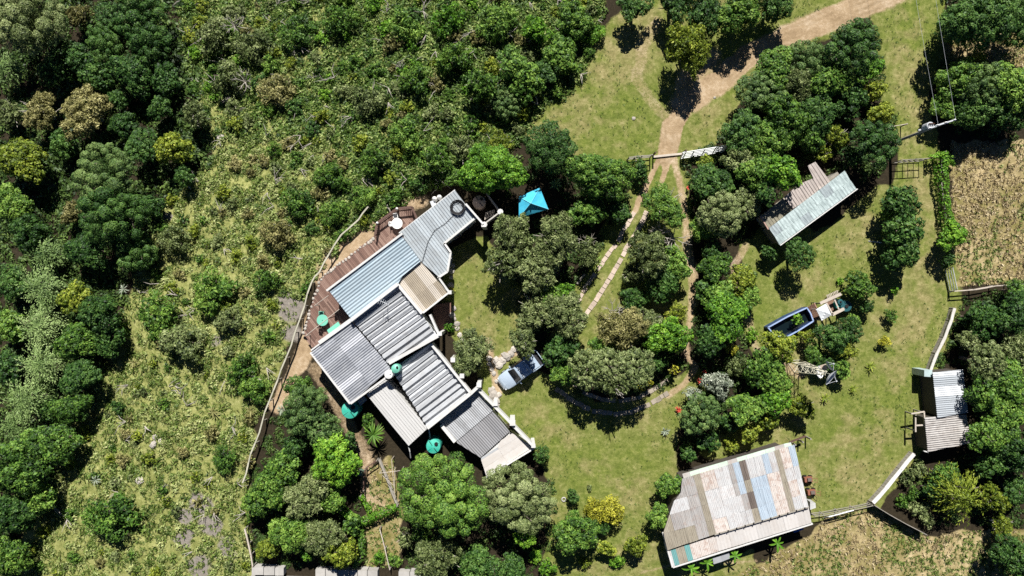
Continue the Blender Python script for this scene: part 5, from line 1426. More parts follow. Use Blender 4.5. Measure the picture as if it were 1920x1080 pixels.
# ------------------------------------------------------------------ trees and shrubs one can pick out: px, py, crown radius px, kind, where, [crown height]
TREES = [
# ravine, upper left
(55, 38, 72, 'lo', "filling the very top left corner", 5.5), (150, 30, 26, 'kh', "right of the top left corner tree"), (262, 25, 50, 'ld', "at the top edge above the ravine"),
(280, 82, 46, 'ld', "second from the top in the dark ravine column"), (250, 140, 44, 'dk', "third from the top in the dark ravine column"), (312, 150, 34, 'dk', "bordering the olive slope below the top ravine trees"),
(160, 212, 50, 'kh', "with a rounded crown in the upper ravine"), (78, 212, 40, 'kh', "left of the rounded khaki crown in the ravine"), (16, 215, 34, 'ol', "on the left edge at the height of the khaki crowns"),
(14, 130, 34, 'fe', "on the left edge below the top left corner tree"), (232, 235, 30, 'dk', "right of the rounded khaki crown in the ravine"), (268, 275, 34, 'ld', "between khaki crown and yellowish ravine tree"),
(325, 280, 36, 'yg', "at the foot of the olive slope in the ravine"), (195, 330, 66, 'bl', "the large one right of the ravine stream", 5.0), (40, 300, 48, 'yg', "left of the ravine stream"),
(28, 385, 38, 'gr', "on the left edge below the stream"), (345, 330, 22, 'dk', "low at the edge of the sunny slope"), (300, 205, 26, 'dk', "in the gap below the dark ravine column"), (365, 215, 30, 'ol', "at the upper left rim of the sunny slope"),
(212, 405, 72, 'ld', "the widest one in the middle of the ravine", 5.0), (165, 470, 46, 'dk', "below the widest dark ravine tree"), (255, 470, 40, 'ld', "right of and below the widest dark ravine tree"), (285, 385, 26, 'dk', "touching the sunny slope beside the widest ravine tree"), (135, 400, 26, 'kh', "left of the widest dark ravine tree"),
(92, 478, 34, 'fe', "the top one of the pale fronded row"), (78, 540, 46, 'fe', "second from the top of the pale fronded row"), (74, 610, 46, 'fe', "third from the top of the pale fronded row"), (80, 680, 44, 'fe', "fourth from the top of the pale fronded row"), (52, 748, 50, 'fe', "fifth from the top of the pale fronded row"), (28, 800, 34, 'fe', "at the bottom of the pale fronded row"),
(25, 530, 32, 'dk', "on the left edge beside the fronded row top"), (18, 610, 34, 'gr', "on the left edge beside the third fronded tree"), (18, 690, 36, 'dk', "on the left edge beside the fourth fronded tree"),
(140, 560, 34, 'yg', "right of the second fronded tree"), (190, 590, 46, 'dk', "filling the ravine right of the fronded row"), (150, 640, 44, 'gr', "right of the third fronded tree"), (205, 640, 34, 'dk', "against the slope rim in mid ravine"), (150, 705, 40, 'dk', "right of the fourth fronded tree"), (135, 765, 40, 'gr', "right of the fifth fronded tree"), (100, 830, 48, 'gr', "below the fronded row"), (40, 880, 56, 'gr', "on the left edge low in the ravine"), (20, 960, 50, 'dk', "on the left edge near the bottom"), (75, 935, 34, 'gr', "at the lower rim of the slope"), (14, 1040, 44, 'gr', "in the very bottom left corner"), (90, 770, 26, 'dk', "between the two lowest fronded trees"),
(185, 145, 30, 'dk', "in the dark ravine gap near the top"), (195, 85, 36, 'ld', "in the ravine gap right of the top left corner"), (150, 110, 32, 'dk', "in the ravine gap below the top left khaki tree", 3.0), (205, 30, 30, 'ld', "between the khaki tree and the dark ravine column"), (225, 185, 26, 'dk', "right above the rounded khaki crown"), (120, 270, 30, 'dk', "above the brown ravine stream"), (110, 130, 34, 'dk', "in the black gap below the top left corner tree"), (60, 440, 40, 'dk', "above the pale fronded row"),
# upper slope edge along the clearing
(1075, 38, 42, 'gr', "at the top left rim of the upper clearing", 1.6), (1112, 62, 22, 'sb', "nearest the bare patch of the upper clearing"), (1052, 104, 38, 'gr', "second down the left rim of the upper clearing", 1.5), (985, 158, 38, 'gr', "third down the left rim of the upper clearing", 1.5), (1025, 130, 28, 'dk', "overhanging the left rim of the upper clearing", 1.3), (950, 192, 34, 'bl', "near the lower left end of the upper clearing", 1.4), (980, 214, 16, 'sy', "at the lower left corner of the upper clearing"), (1005, 56, 32, 'br', "behind the top left rim of the upper clearing", 1.5), (960, 120, 34, 'gr', "on the top slope left of the clearing rim"), (900, 160, 32, 'gf', "on the top slope in line with the gazebo"),
(1190, 12, 34, 'dk', "at the top edge left of the road"), (1320, 20, 46, 'dk', "at the top edge above the lone roadside tree"), (1385, 22, 44, 'gr', "at the top edge above the road bend"), (1265, 6, 40, 'dk', "at the top edge above the bare patch"), (1450, 6, 40, 'dk', "at the top edge beside the road"),
(1290, 90, 50, 'yf', "standing alone at the road fork", 3.4),
# around the house top
(920, 318, 62, 'br', "directly above the house end", 3.4), (940, 268, 26, 'yf', "above the bright tree by the house end"), (1032, 277, 50, 'co', "left below the upper clearing", 3.9), (1125, 332, 62, 'gr', "right of the turquoise gazebo", 3.6), (1105, 395, 36, 'gr', "right below the turquoise gazebo"), (1200, 322, 17, 'dk', "overgrowing the fence left of the gate"), (1160, 392, 28, 'dk', "overhanging the upper drive"), (870, 280, 34, 'ol', "up the slope from the house end"), (815, 300, 34, 'gf', "on the slope above the deck"), (850, 330, 24, 'gr', "close above the house end roof"),
(962, 444, 46, 'ol', "just below the turquoise gazebo", 3.6), (1042, 448, 50, 'ol', "right below the gazebo over the dark drive", 4.2), (945, 492, 38, 'ol', "overhanging the top of the house lawn", 3.6), (1010, 505, 48, 'ol', "in the middle of the tree clump right of the lawn", 3.8), (1104, 472, 28, 'so', "with bare grey twigs beside the drive strip", 2.5), (1047, 547, 26, 'br', "in the middle of the olive trees"),
(1003, 588, 42, 'ol', "above the parked truck", 3.0), (1060, 590, 44, 'ol', "between truck and drive strips", 3.5), (982, 640, 28, 'ol', "closest above the parked truck", 3.9), (1050, 655, 34, 'dk', "shading the tail of the truck", 2.6), (1058, 700, 28, 'gr', "right of the truck by the slab path"), (1030, 565, 36, 'gr', "hidden inside the olive clump"),
(883, 658, 42, 'ol', "growing against the trough roofs", 2.4), (845, 614, 11, 'sb', "in the porch corner of the house"), (846, 546, 7, 'ye', "at the corner of the beige roof"),
# island between drive and right track
(1243, 386, 42, 'gf', "between the forking tracks below the gate", 3.0), (1215, 475, 44, 'ol', "in the island right of the slab strips", 3.6), (1266, 498, 34, 'gr', "at the right of the drive island"), (1192, 512, 30, 'ol', "touching the slab strips on the drive island"), (1240, 530, 36, 'dk', "in deep shade on the drive island"), (1190, 560, 30, 'dk', "at the shaded lower left of the drive island"),
(1165, 615, 46, 'kh', "with bare twigs in the middle garden"), (1215, 600, 30, 'ol', "left of the bright banana clump"), (1252, 630, 42, 'br', "like a banana clump beside the right track", 2.6), (1268, 590, 24, 'yf', "above the banana clump by the right track"),
(1100, 690, 38, 'lo', "at the left end of the round garden island", 4.6), (1145, 685, 38, 'lo', "in the centre of the round garden island", 4.8), (1150, 722, 30, 'ol', "at the lower edge of the round garden island", 4.4), (1195, 688, 38, 'lo', "at the right of the round garden island", 5.0), (1130, 650, 30, 'gr', "at the top of the round garden island"), (1225, 680, 24, 'dk', "in the shade right of the round garden island"),
(1265, 694, 10, 'ye', "at the right end of the garden island", 1.6), (1216, 716, 8, 'ye', "on the garden island, the upper of two", 1.5), (1203, 726, 8, 'ye', "on the garden island, the lower of two", 1.5),
# belt right of the track
(1332, 342, 42, 'dk', "right below the white gate", 2.2), (1392, 304, 38, 'ol', "right of the white gate end", 2.4), (1350, 402, 44, 'lo', "beside the right track above the lawn", 3.8), (1398, 382, 36, 'lo', "left of the long shed"), (1322, 306, 16, 'yg', "just below the white gate", 0.8), (1320, 428, 30, 'gr', "overhanging the right track"), (1425, 322, 46, 'gr', "in the belt left of the long shed top"), (1466, 324, 36, 'br', "shading the lean-to of the long shed", 4.4), (1438, 362, 24, 'dk', "casting shade on the long shed", 4.0), (1440, 268, 44, 'gr', "above the shed belt"), (1390, 248, 40, 'dk', "at the lower end of the road island belt"),
(1600, 90, 54, 'ld', "at the top of the road island belt", 4.5), (1512, 112, 40, 'bl', "with grey twigs at the upper left of the road island"), (1452, 128, 46, 'gr', "along the road on the island belt"), (1425, 172, 44, 'bl', "at the road bend of the island belt"), (1492, 158, 40, 'ol', "with dead twigs in the road island belt"), (1560, 150, 44, 'gr', "in the centre of the road island belt"), (1628, 130, 30, 'br', "at the right edge of the road island belt"), (1470, 220, 46, 'gr', "low in the road island belt"), (1535, 215, 40, 'dk', "low in the middle of the road island belt"), (1590, 185, 36, 'dk', "right of the middle of the road island belt"), (1640, 170, 22, 'yf', "at the grass lane edge of the island belt"),
(1642, 268, 50, 'ld', "beside the foot of the power pole", 4.2), (1600, 292, 24, 'dk', "above the right end of the long shed", 2.6), (1565, 255, 26, 'yf', "in the gap above the long shed"), (1652, 212, 24, 'yg', "by the grass lane above the dark round tree"), (1543, 288, 18, 'yf', "just above the lean-to of the shed"), (1515, 262, 30, 'gr', "in the belt above the lean-to"),
# top right
(1835, 40, 72, 'dk', "the big one in the top right corner", 4.5), (1790, 45, 34, 'gr', "left of the big top right corner tree"), (1905, 40, 50, 'ld', "on the right edge in the top corner"), (1795, 150, 44, 'gr', "at the left of the right hedge belt"), (1842, 160, 52, 'bl', "in the middle of the right hedge belt"), (1895, 165, 52, 'gr', "at the right end of the right hedge belt"), (1770, 195, 32, 'gr', "over the power lines' foot"), (1830, 208, 42, 'dk', "on the lower side of the right hedge belt"), (1890, 218, 36, 'dk', "low at the right end of the right hedge belt"), (1830, 120, 26, 'yg', "at the top of the right hedge belt"),
# lawn trees
(1690, 382, 36, 'dk', "the top of the three in the lawn row", 2.8), (1693, 430, 38, 'dk', "the middle of the three in the lawn row", 2.8), (1690, 474, 34, 'dk', "the bottom of the three in the lawn row", 2.6), (1668, 398, 20, 'gr', "at the left flank of the lawn row"),
(1498, 478, 31, 'ld', "round and alone below the long shed", 3.0), (1442, 474, 18, 'dk', "below the left end of the long shed"), (1612, 537, 29, 'gr', "alone on the lawn above the pool", 1.7), (1625, 575, 16, 'dk', "at the foot of the lawn tree above the pool"),
(1574, 527, 7, 'sb', "tiny one above the timber frame"), (1676, 545, 8, 'sb', "top of the row of lawn saplings", 0.8), (1671, 591, 14, 'sh', "second of the row of lawn saplings", 0.9), (1658, 639, 12, 'ye', "third of the row of lawn saplings", 0.8),
(1340, 500, 34, 'gr', "at the top of the left lawn belt"), (1390, 522, 32, 'yg', "at the right side of the left lawn belt"), (1345, 555, 32, 'gr', "in the left lawn belt by the track"), (1362, 592, 44, 'br', "the broad one low in the left lawn belt", 3.4), (1402, 560, 28, 'gr', "overhanging the lawn from the left belt"), (1320, 540, 22, 'dk', "by the track in the left lawn belt"), (1335, 470, 26, 'dk', "at the upper tip of the left lawn belt"), (1330, 640, 30, 'dk', "in the dark gap below the left lawn belt", 3.0),
(1460, 648, 38, 'yg', "over the lower end of the pool", 2.8), (1495, 600, 11, 'sb', "growing up out of the dark pool", 1.6), (1560, 634, 34, 'dk', "below the shade sail", 2.8), (1592, 618, 28, 'ld', "below the dark teal tank", 2.4), (1525, 660, 24, 'gr', "below the pool deck"), (1548, 680, 24, 'dk', "beside the tower dishes"), (1580, 655, 26, 'yg', "at the lawn edge below the shade sail"), (1512, 632, 16, 'yf', "close below the pool rim"), (1575, 690, 22, 'gr', "at the lawn edge right of the tower"), (1600, 600, 14, 'gr', "at the lawn edge beside the dark teal tank"),
(1410, 627, 14, 'sb', "at the lawn edge left of the pool"), (1428, 692, 38, 'gr', "left of the lattice tower", 2.6), (1452, 710, 34, 'gr', "left below the lattice tower", 2.5), (1384, 688, 22, 'so', "in the bed left of the tower"), (1400, 700, 14, 'sb', "in the bed by the tower path"), (1370, 655, 13, 'ye', "half hidden in the dark gap by the tower bed"),
(1346, 722, 28, 'si', "right of the red flowers", 1.6), (1298, 740, 18, 'si', "left below the red flowers", 1.5), (1312, 776, 46, 'bl', "the broad one above the barn's left corner", 3.0), (1400, 766, 34, 'gr', "above the upper barn wall", 2.8), (1452, 752, 32, 'br', "at the lawn edge above the barn", 2.4), (1440, 790, 20, 'yg', "just above the upper barn wall"), (1502, 762, 27, 'yf', "in the tower shadow on the lawn edge", 2.0), (1405, 812, 20, 'yg', "touching the upper barn wall"), (1330, 828, 22, 'dk', "in the shade above the barn's left end"), (1365, 790, 22, 'dk', "in the dark gap above the barn"), (1370, 835, 16, 'sy', "by the barn's upper wall"), (1290, 850, 18, 'dk', "left above the barn corner"),
# right side
(1775, 300, 13, 'sb', "on the creeper fence by the pole gate"), (1785, 442, 30, 'br', "on the creeper fence beside the straw field"), (1776, 488, 16, 'dk', "at the lower end of the creeper fence"),
(1850, 678, 40, 'lo', "over the hut's top right corner", 4.0), (1885, 715, 46, 'gr', "behind the hut on the right edge"), (1838, 735, 34, 'gr', "overhanging the hut's upper roof", 3.8), (1880, 785, 46, 'gr', "in the middle behind the hut"), (1848, 815, 36, 'gr', "overhanging the hut's lower roof", 3.6), (1905, 850, 46, 'dk', "on the right edge below the hut"), (1905, 655, 36, 'ol', "on the right edge above the hut"), (1860, 868, 32, 'dk', "below the hut's lower right corner"), (1845, 600, 36, 'dk', "above the hut thicket"), (1820, 640, 28, 'ol', "by the curved board fence"), (1898, 590, 44, 'dk', "on the right edge below the straw field"), (1905, 545, 26, 'gr', "in the corner below the straw field"), (1820, 595, 20, 'dk', "beside the top of the curved fence"),
(1802, 930, 58, 'sp', "in the lower right corner thicket", 3.4), (1770, 890, 26, 'gr', "above the drooping tree"), (1700, 895, 16, 'so', "inside the white capped fence, the upper one"), (1722, 880, 18, 'so', "close below the hut inside the white capped fence"), (1712, 925, 15, 'sh', "in the middle of the fenced shrub corner"), (1690, 940, 13, 'sh', "low inside the fence corner"), (1722, 955, 17, 'so', "along the dark board fence, the upper one"), (1738, 975, 15, 'so', "at the lower end of the dark board fence"), (1745, 920, 22, 'dk', "left of the drooping tree"), (1862, 935, 30, 'yf', "right of the drooping tree"), (1905, 920, 30, 'ld', "on the right edge beside the drooping tree"), (1898, 1045, 44, 'dk', "in the bottom right corner"), (1878, 985, 24, 'yf', "above the bottom right corner tree"), (1745, 300, 1, 'sb', "x"),
# lower middle
(1253, 911, 27, 'gr', "at the barn's upper left corner", 2.4), (1233, 966, 24, 'gr', "at the barn's lower left wall", 2.2), (1193, 1022, 25, 'yg', "alone on the bottom lawn"), (1116, 955, 22, 'ye', "the left one of two yellow shrubs on the bottom lawn", 1.8), (1148, 957, 25, 'ye', "the right one of two yellow shrubs on the bottom lawn", 1.8), (1080, 998, 42, 'gr', "at the left rim of the bottom lawn"), (1135, 1028, 18, 'yg', "below the yellow shrubs"), (1075, 930, 14, 'ld', "small and upright on the bottom lawn", 1.4), (1105, 914, 6, 'so', "tiny one above the yellow shrubs"), (1157, 1052, 15, 'sb', "at the bottom edge of the lawn"), (1095, 1054, 14, 'sy', "at the bottom edge below the lawn rim tree"), (1026, 1062, 18, 'sb', "at the bottom edge in the shade"), (1003, 1042, 14, 'sb', "in the shade below the olive cauliflower tree"), (1130, 990, 14, 'dk', "between yellow shrubs and the lawn rim tree"),
(830, 925, 88, 'lu', "the broadest one at the lower end of the house", 5.0), (972, 935, 76, 'lo', "the broad one right of the cauliflower tree", 4.6), (1015, 850, 17, 'co', "at the white end of the house", 1.6), (985, 1003, 26, 'br', "below the broad olive tree", 3.4), (820, 1045, 50, 'ol', "at the bottom edge below the cauliflower tree"), (790, 1000, 24, 'gr', "at the left foot of the cauliflower tree"), (900, 1060, 44, 'dk', "at the bottom edge in the middle"), (960, 1065, 30, 'dk', "at the bottom edge below the olive tree"), (760, 1010, 20, 'ol', "right of the lower vegetable patch"),
(627, 862, 50, 'br', "below the green tank in the left garden", 3.2), (570, 765, 46, 'bl', "under the grey roof corner in the left garden", 3.0), (606, 806, 36, 'bl', "between left garden and green tank", 2.8), (560, 725, 26, 'gr', "at the top of the left garden"), (530, 880, 36, 'gr', "by the pole fence in the left garden"), (500, 925, 42, 'gr', "at the left rim of the left garden"), (575, 930, 44, 'ol', "in the middle of the left garden"), (620, 935, 32, 'gr', "beside the creeper hedge of the left garden"), (545, 1000, 40, 'gr', "low in the left garden"), (605, 1005, 42, 'ol', "right of the low left garden tree"), (578, 1035, 17, 'br', "round and small at the bottom of the left garden"), (640, 1035, 36, 'yg', "by the block wall in the left garden"), (555, 835, 28, 'dk', "in the middle left of the left garden"), (660, 985, 22, 'gr', "under the creeper hedge"), (500, 1030, 24, 'yg', "in the lower left corner of the left garden"), (690, 790, 15, 'gr', "right of the green tank"), (655, 830, 20, 'dk', "below the green tank"), (480, 965, 18, 'sh', "by the bottom left rail fence"),
(710, 1045, 14, 'sb', "on the lower vegetable patch"), (740, 1050, 14, 'sh', "at the right of the lower vegetable patch"),
# larger shrubs standing out on the slope
(498, 527, 24, 'sh', "alone on the slope left of the deck"), (625, 400, 26, 'sh', "by the top of the pole fence"), (400, 545, 40, 'sh', "in the middle of the sunny slope"), (455, 690, 30, 'sh', "by the fence on the sunny slope"), (300, 590, 40, 'sh', "at the left rim of the sunny slope"), (345, 640, 38, 'so', "low on the left of the sunny slope"), (420, 860, 24, 'sh', "on the lower slope by the fence"), (210, 970, 46, 'sh', "on the bottom left slope"), (480, 730, 28, 'sh', "touching the pole fence on the slope"), (430, 600, 26, 'so', "right of the middle of the sunny slope"), (330, 450, 30, 'so', "at the upper left of the sunny slope"), (520, 440, 30, 'sk', "on the slope above the deck fence"), (560, 380, 30, 'sh', "on the slope above the fence top"), (620, 330, 28, 'sh', "high on the slope above the deck"), (700, 300, 30, 'sh', "on the slope straight above the deck"), (760, 250, 32, 'sh', "on the upper slope above the house"), (690, 190, 30, 'so', "in the middle of the upper slope"),
(400, 70, 36, 'so', "at the top left of the slope"), (480, 90, 34, 'so', "on the top slope right of the ravine"), (560, 60, 34, 'sh', "high on the top slope"), (430, 150, 36, 'so', "with bare twigs on the upper left slope"), (520, 170, 32, 'sk', "on the upper left slope"), (640, 40, 34, 'sh', "at the top edge of the slope"), (760, 50, 34, 'sh', "at the top edge in the middle of the slope"), (840, 40, 32, 'sb', "at the top edge right of the middle slope"), (930, 40, 36, 'sh', "at the top edge left of the clearing"), (850, 110, 32, 'sh', "on the top slope above the house end"), (780, 150, 32, 'sh', "on the top slope above the beige roof"), (740, 370, 20, 'sh', "just above the deck railing"), (680, 370, 24, 'sh', "above the upper end of the pole fence"), (790, 345, 20, 'sd', "between slope and gas bottles"),
]
for row in TREES:
    px, py, r, k, wh = row[:5]
    if wh == "x": continue
    plant(px, py, r, k, wh, row[5] if len(row) > 5 else None)

# ------------------------------------------------------------------ large leaved plants
YG = LEAF['fe']
rosette("yucca_palm", 700, 815, 34, 1.35, 0.16, LEAF['gr'], "spiky dark yucca palm below the off white lean-to roof", "palm", 1.9, 0.75, 0.75, 1)
rosette("agave_plant", 1043, 346, 13, 0.75, 0.16, LEAF['fe'], "pale star shaped agave right of the gazebo", "agave", 1.0, 0.5, 0.35, 2)
rosette("agave_plant", 1247, 808, 16, 0.50, 0.12, LEAF['si'], "silvery blue agave on the lawn edge left of the barn", "agave", 0.25, 0.8, 0.3, 3)
rosette("yucca_palm", 1114, 492, 20, 1.0, 0.13, LEAF['gr'], "dark spiky palm beside the outer slab strip", "palm", 1.2, 0.7, 0.7, 4)
rosette("banana_plant", 1088, 706, 9, 0.95, 0.34, LEAF['br'], "yellow green banana plant at the left tip of the garden island", "banana plant", 2.6, 0.6, 0.7, 5)
rosette("banana_plant", 1245, 549, 8, 1.3, 0.34, LEAF['bl'], "banana plant with long blue green leaves in the drive island shade", "banana plant", 1.4, 0.5, 0.6, 6)
for i, (a, b, lb) in enumerate([(1457, 1018, "banana plant below the barn's lean-to, rightmost of four"), (1378, 1042, "banana plant below the barn beside the hatches"), (1326, 1055, "banana plant at the barn's bottom wall left of the hatches"), (1296, 1066, "banana plant at the barn's bottom left corner")]):
    rosette("banana_plant", a, b, 7, 0.95, 0.26, LEAF['br'], lb, "banana plant", 1.9, 0.45, 0.5, 10 + i, "banana plants along the barn")
for i, (a, b, s_, lb) in enumerate([(1632, 686, 0.62, "small palm fourth in the row of lawn saplings"), (1600, 728, 0.5, "small palm at the lower end of the row of lawn saplings"), (1546, 746, 0.55, "small palm on the lawn edge right of the tower"), (1872, 700, 0.7, "bright palm sticking out behind the hut")]):
    rosette("young_palm", a, b, 12, s_, 0.12, LEAF['yg'], lb, "palm", 0.35, 0.8, 0.6, 20 + i, "young palms on the lawn")
for i, (a, b, lb) in enumerate([(232, 542, "grey spiky aloe at the dark rim of the slope"), (400, 772, "tall aloe cluster on the lower slope near the fence"), (528, 768, "aloe beside the fence in the left garden"), (470, 770, "aloe close to the pole fence on the slope"), (205, 655, "pale aloe on the left rim of the slope"), (250, 680, "grey aloe low on the left rim of the slope"), (412, 865, "aloe among the scrub of the lower slope"), (110, 865, "grey aloe at the lower left rim of the slope"), (180, 900, "pale aloe on the bottom left slope")]):
    rosette("aloe_plant", a, b, 15, 0.7, 0.12, LEAF['si'] if i % 2 == 0 else LEAF['kh'], lb, "aloe", 0.5, 0.7, 0.6, 40 + i, "aloes on the slope")
# red flowers
for a, b, r_, lb in ((1313, 714, 7, "red flowering shrub left of the silvery shrub"), (1321, 697, 4, "tiny red flowering shrub above the silvery shrub"), (1272, 768, 7, "orange red stems at the left of the broad blue green tree"), (1290, 352, 4, "small pink flower bush in the dark belt below the gate")):
    rosette("red_flower", a, b, 12, r_ * K, 0.12, LEAF['rd'], lb, "flower", 0.5, 0.7, 0.5, int(a))

# ------------------------------------------------------------------ creepers grown over fences
def creeper(label, pts, w, h, lf, n_per_m=150, seed=1, name="creeper_hedge"):
    rng = np.random.default_rng(seed)
    g = [np.array(G(a, b, h * 0.7)) for a, b in pts]
    root = empty(name, Vector(g[len(g) // 2]), label, "hedge")
    C = []; NN = []
    st = MB()
    for i in range(len(g) - 1):
        L = np.linalg.norm(g[i + 1] - g[i]); n = int(L * n_per_m)
        t = rng.random(n)[:, None]; p = g[i] * (1 - t) + g[i + 1] * t
        a = rng.uniform(-0.5, np.pi + 0.5, n); ww = w * (0.6 + 0.8 * vnoise(p[:, 0], p[:, 1], 0.9))
        side = np.cross((g[i + 1] - g[i]) / L, [0, 0, 1])
        nr = side * np.cos(a)[:, None] + np.array([0, 0, 1]) * np.sin(a)[:, None]
        rad = rng.uniform(0.65, 1.05, n) * ww
        C.append(p + np.array([0, 0, h * 0.45]) + side * (np.cos(a) * rad)[:, None] + np.array([0, 0, 1]) * (np.sin(a) * h * 0.55 * rng.uniform(0.7, 1.1, n))[:, None])
        nr = nr + rng.normal(size=nr.shape) * 0.5; NN.append(nr / np.linalg.norm(nr, axis=1, keepdims=True))
        st.bar(Vector(g[i]) + Vector((0, 0, h * 0.5)), Vector(g[i + 1]) + Vector((0, 0, h * 0.5)), 0.08)
        st.bar(Vector(g[i]), Vector(g[i]) + Vector((0, 0, h * 0.9)), 0.1)
    c = np.concatenate(C); L = 0.2 * rng.uniform(0.7, 1.3, len(c))
    v, q = leaf_quads(c, np.concatenate(NN), L, L * 0.7, rng)
    link("foliage", fast_mesh("foliage", v, q, [LEAF[lf]], {"tint": np.repeat(np.clip(0.5 + rng.normal(size=len(c)) * 0.2, 0, 1), 4)}), root)
    st.build("support", M_TIMBG, root)
creeper("bright green creeper hedge across the middle of the vegetable patch", [(668, 985), (690, 975), (718, 962), (746, 950)], 0.45, 1.3, 'br', 170, 1)
creeper("creeper hedge strip between the halves of the vegetable patch", [(676, 930), (690, 955), (697, 972)], 0.26, 1.1, 'br', 150, 2)
creeper("creeper hedge down the left side of the lower vegetable patch", [(668, 985), (678, 1010), (676, 1045), (665, 1062)], 0.42, 1.3, 'gr', 170, 3)
creeper("creeper hedge climbing from the left garden to the vegetable patch", [(610, 930), (640, 955), (668, 980)], 0.45, 1.3, 'br', 170, 4)
creeper("bright creeper along the left edge of the straw field", [(1770, 285), (1768, 330), (1772, 370), (1778, 410), (1790, 450)], 0.55, 1.7, 'br', 190, 5)
creeper("short bright creeper on the right post of the pole gate", [(1745, 296), (1768, 288)], 0.3, 1.7, 'br', 170, 6)
creeper("dark ivy hedge on the fence left of the dirt road gate", [(1190, 296), (1204, 310), (1207, 345)], 0.5, 1.5, 'dk', 190, 7)

# ------------------------------------------------------------------ scrub on the slopes
def mini_protos():
    out = []
    for k in range(6):
        rng = np.random.default_rng(500 + k)
        n = 46
        d = unit(n, rng); d[:, 2] = np.abs(d[:, 2])
        p = d * rng.uniform(0.55, 1.0, n)[:, None] * np.array([1, 1, 0.8])
        nr = d + np.array([0, 0, 0.3]) + rng.normal(size=d.shape) * 0.7; nr /= np.linalg.norm(nr, axis=1, keepdims=True)
        L = rng.uniform(0.32, 0.62, n)
        v, q = leaf_quads(p, nr, L, L * 0.5, rng)
        out.append((v, rng.normal(size=n) * 0.14))
    return out
MINI = mini_protos()
def scatter_mass(name, label, pts_px, leafm, size, tint_mean, seed, hs=0.8, tint_sd=0.16, zup=0.0, cat=None):
    """one mass of small plants at the given photograph pixels"""
    rng = np.random.default_rng(seed)
    V = []; T = []
    for (a, b), s_ , tm in zip(pts_px, size, tint_mean):
        g = G(a, b, s_ * 0.3)
        v, tt = MINI[rng.integers(6)]
        r = rng.random() * 6.28; c_, n_ = math.cos(r), math.sin(r)
        vv = np.stack([v[:, 0] * c_ - v[:, 1] * n_, v[:, 0] * n_ + v[:, 1] * c_, v[:, 2] * hs], -1) * s_ + np.array([g.x, g.y, g.z + zup])
        V.append(vv); T.append(np.repeat(np.clip(tm + rng.normal() * tint_sd + tt, 0, 1), 4))
    v = np.concatenate(V); q = np.arange(len(v)).reshape(-1, 4)
    o = link(name, fast_mesh(name, v, q, [leafm], {"tint": np.concatenate(T)}))
    return tag(o, label, cat, None, "stuff")

rs = np.random.default_rng(77)
hx = rs.uniform(-60, 1140, 76000); hy = rs.uniform(-40, 1120, 76000)
ok = in_poly(hx, hy, HILL)
for (a, b), r, st in ROCKS: ok &= (np.hypot(hx - a, hy - b) > r * 0.8) | (rs.random(len(hx)) < 0.2)
hx = hx[ok]; hy = hy[ok]
dense = fbm(hx, hy, 120, 3) + np.clip((hx - 500) / 900, -0.2, 0.5) + np.clip((300 - hy) / 900, -0.25, 0.3)
keep = rs.random(len(hx)) < np.clip(0.32 + (dense - 0.35) * 0.9, 0.2, 0.8)
hx = hx[keep]; hy = hy[keep]; dense = dense[keep]
# individuals first: spaced bushes
taken = []; ind = []
for i in range(len(hx)):
    if len(ind) >= 290: break
    r = rs.uniform(7.5, 17) * (0.85 + 0.3 * np.clip(dense[i], 0, 1))
    if any((hx[i] - a) ** 2 + (hy[i] - b) ** 2 < (0.8 * (r + q)) ** 2 for a, b, q in taken): continue
    if any((hx[i] - t[0]) ** 2 + (hy[i] - t[1]) ** 2 < (0.62 * t[2] + 0.5 * r) ** 2 for t in TREES): continue
    taken.append((hx[i], hy[i], r)); ind.append((i, r))
ZL = {'top': "on the upper slope", 'mid': "on the sunny slope", 'low': "on the lower slope"}
LANDMARKS = [((1040, 130), "the upper clearing's left rim"), ((853, 357), "the house's upper end"), ((744, 419), "the white deck table"), ((690, 388), "the pole fence's top end"), ((604, 600), "the green deck table"), ((583, 660), "the grey roof's left corner"),
             ((455, 905), "the pole fence's bottom end"), ((466, 1030), "the bottom left rail fence"), ((545, 595), "the rock patch by the fence"), ((290, 826), "the white slope boulders"), ((0, 1080), "the bottom left corner"), ((92, 478), "the topmost fronded tree"), ((240, 430), "the widest dark ravine tree"),
             ((325, 280), "the yellowish ravine foot tree"), ((960, 0), "the top edge's middle"), ((640, 0), "the top edge a third across"), ((330, 0), "the topmost dark ravine trees"), ((780, 200), "the upper slope's centre"), ((230, 1080), "the slope's bottom edge"), ((1032, 277), "the dark dense conifer"), ((430, 350), "the sunny slope's centre")]
ORD = ["", "second ", "third ", "fourth ", "fifth ", "sixth ", "seventh ", "eighth ", "ninth ", "tenth ", "eleventh ", "twelfth ", "thirteenth ", "fourteenth ", "fifteenth ", "sixteenth ", "seventeenth ", "eighteenth ", "nineteenth ", "twentieth "]
rows = []
for i, r in ind:
    a, b = float(hx[i]), float(hy[i])
    zone = 'top' if (a > 620 or b < 260) else ('mid' if b < 720 else 'low')
    if zone == 'top': k = str(rs.choice(['sh', 'sb', 'sd', 'so', 'sk', 'sy'], p=[.36, .16, .06, .14, .08, .20]))
    else: k = str(rs.choice(['sh', 'sy', 'sd', 'so', 'sk'], p=[.26, .30, .03, .19, .22]))
    lm = min(range(len(LANDMARKS)), key=lambda m: math.hypot(a - LANDMARKS[m][0][0], b - LANDMARKS[m][0][1]))
    rows.append([a, b, float(r), k, zone, lm, math.hypot(a - LANDMARKS[lm][0][0], b - LANDMARKS[lm][0][1])])
rank = {}
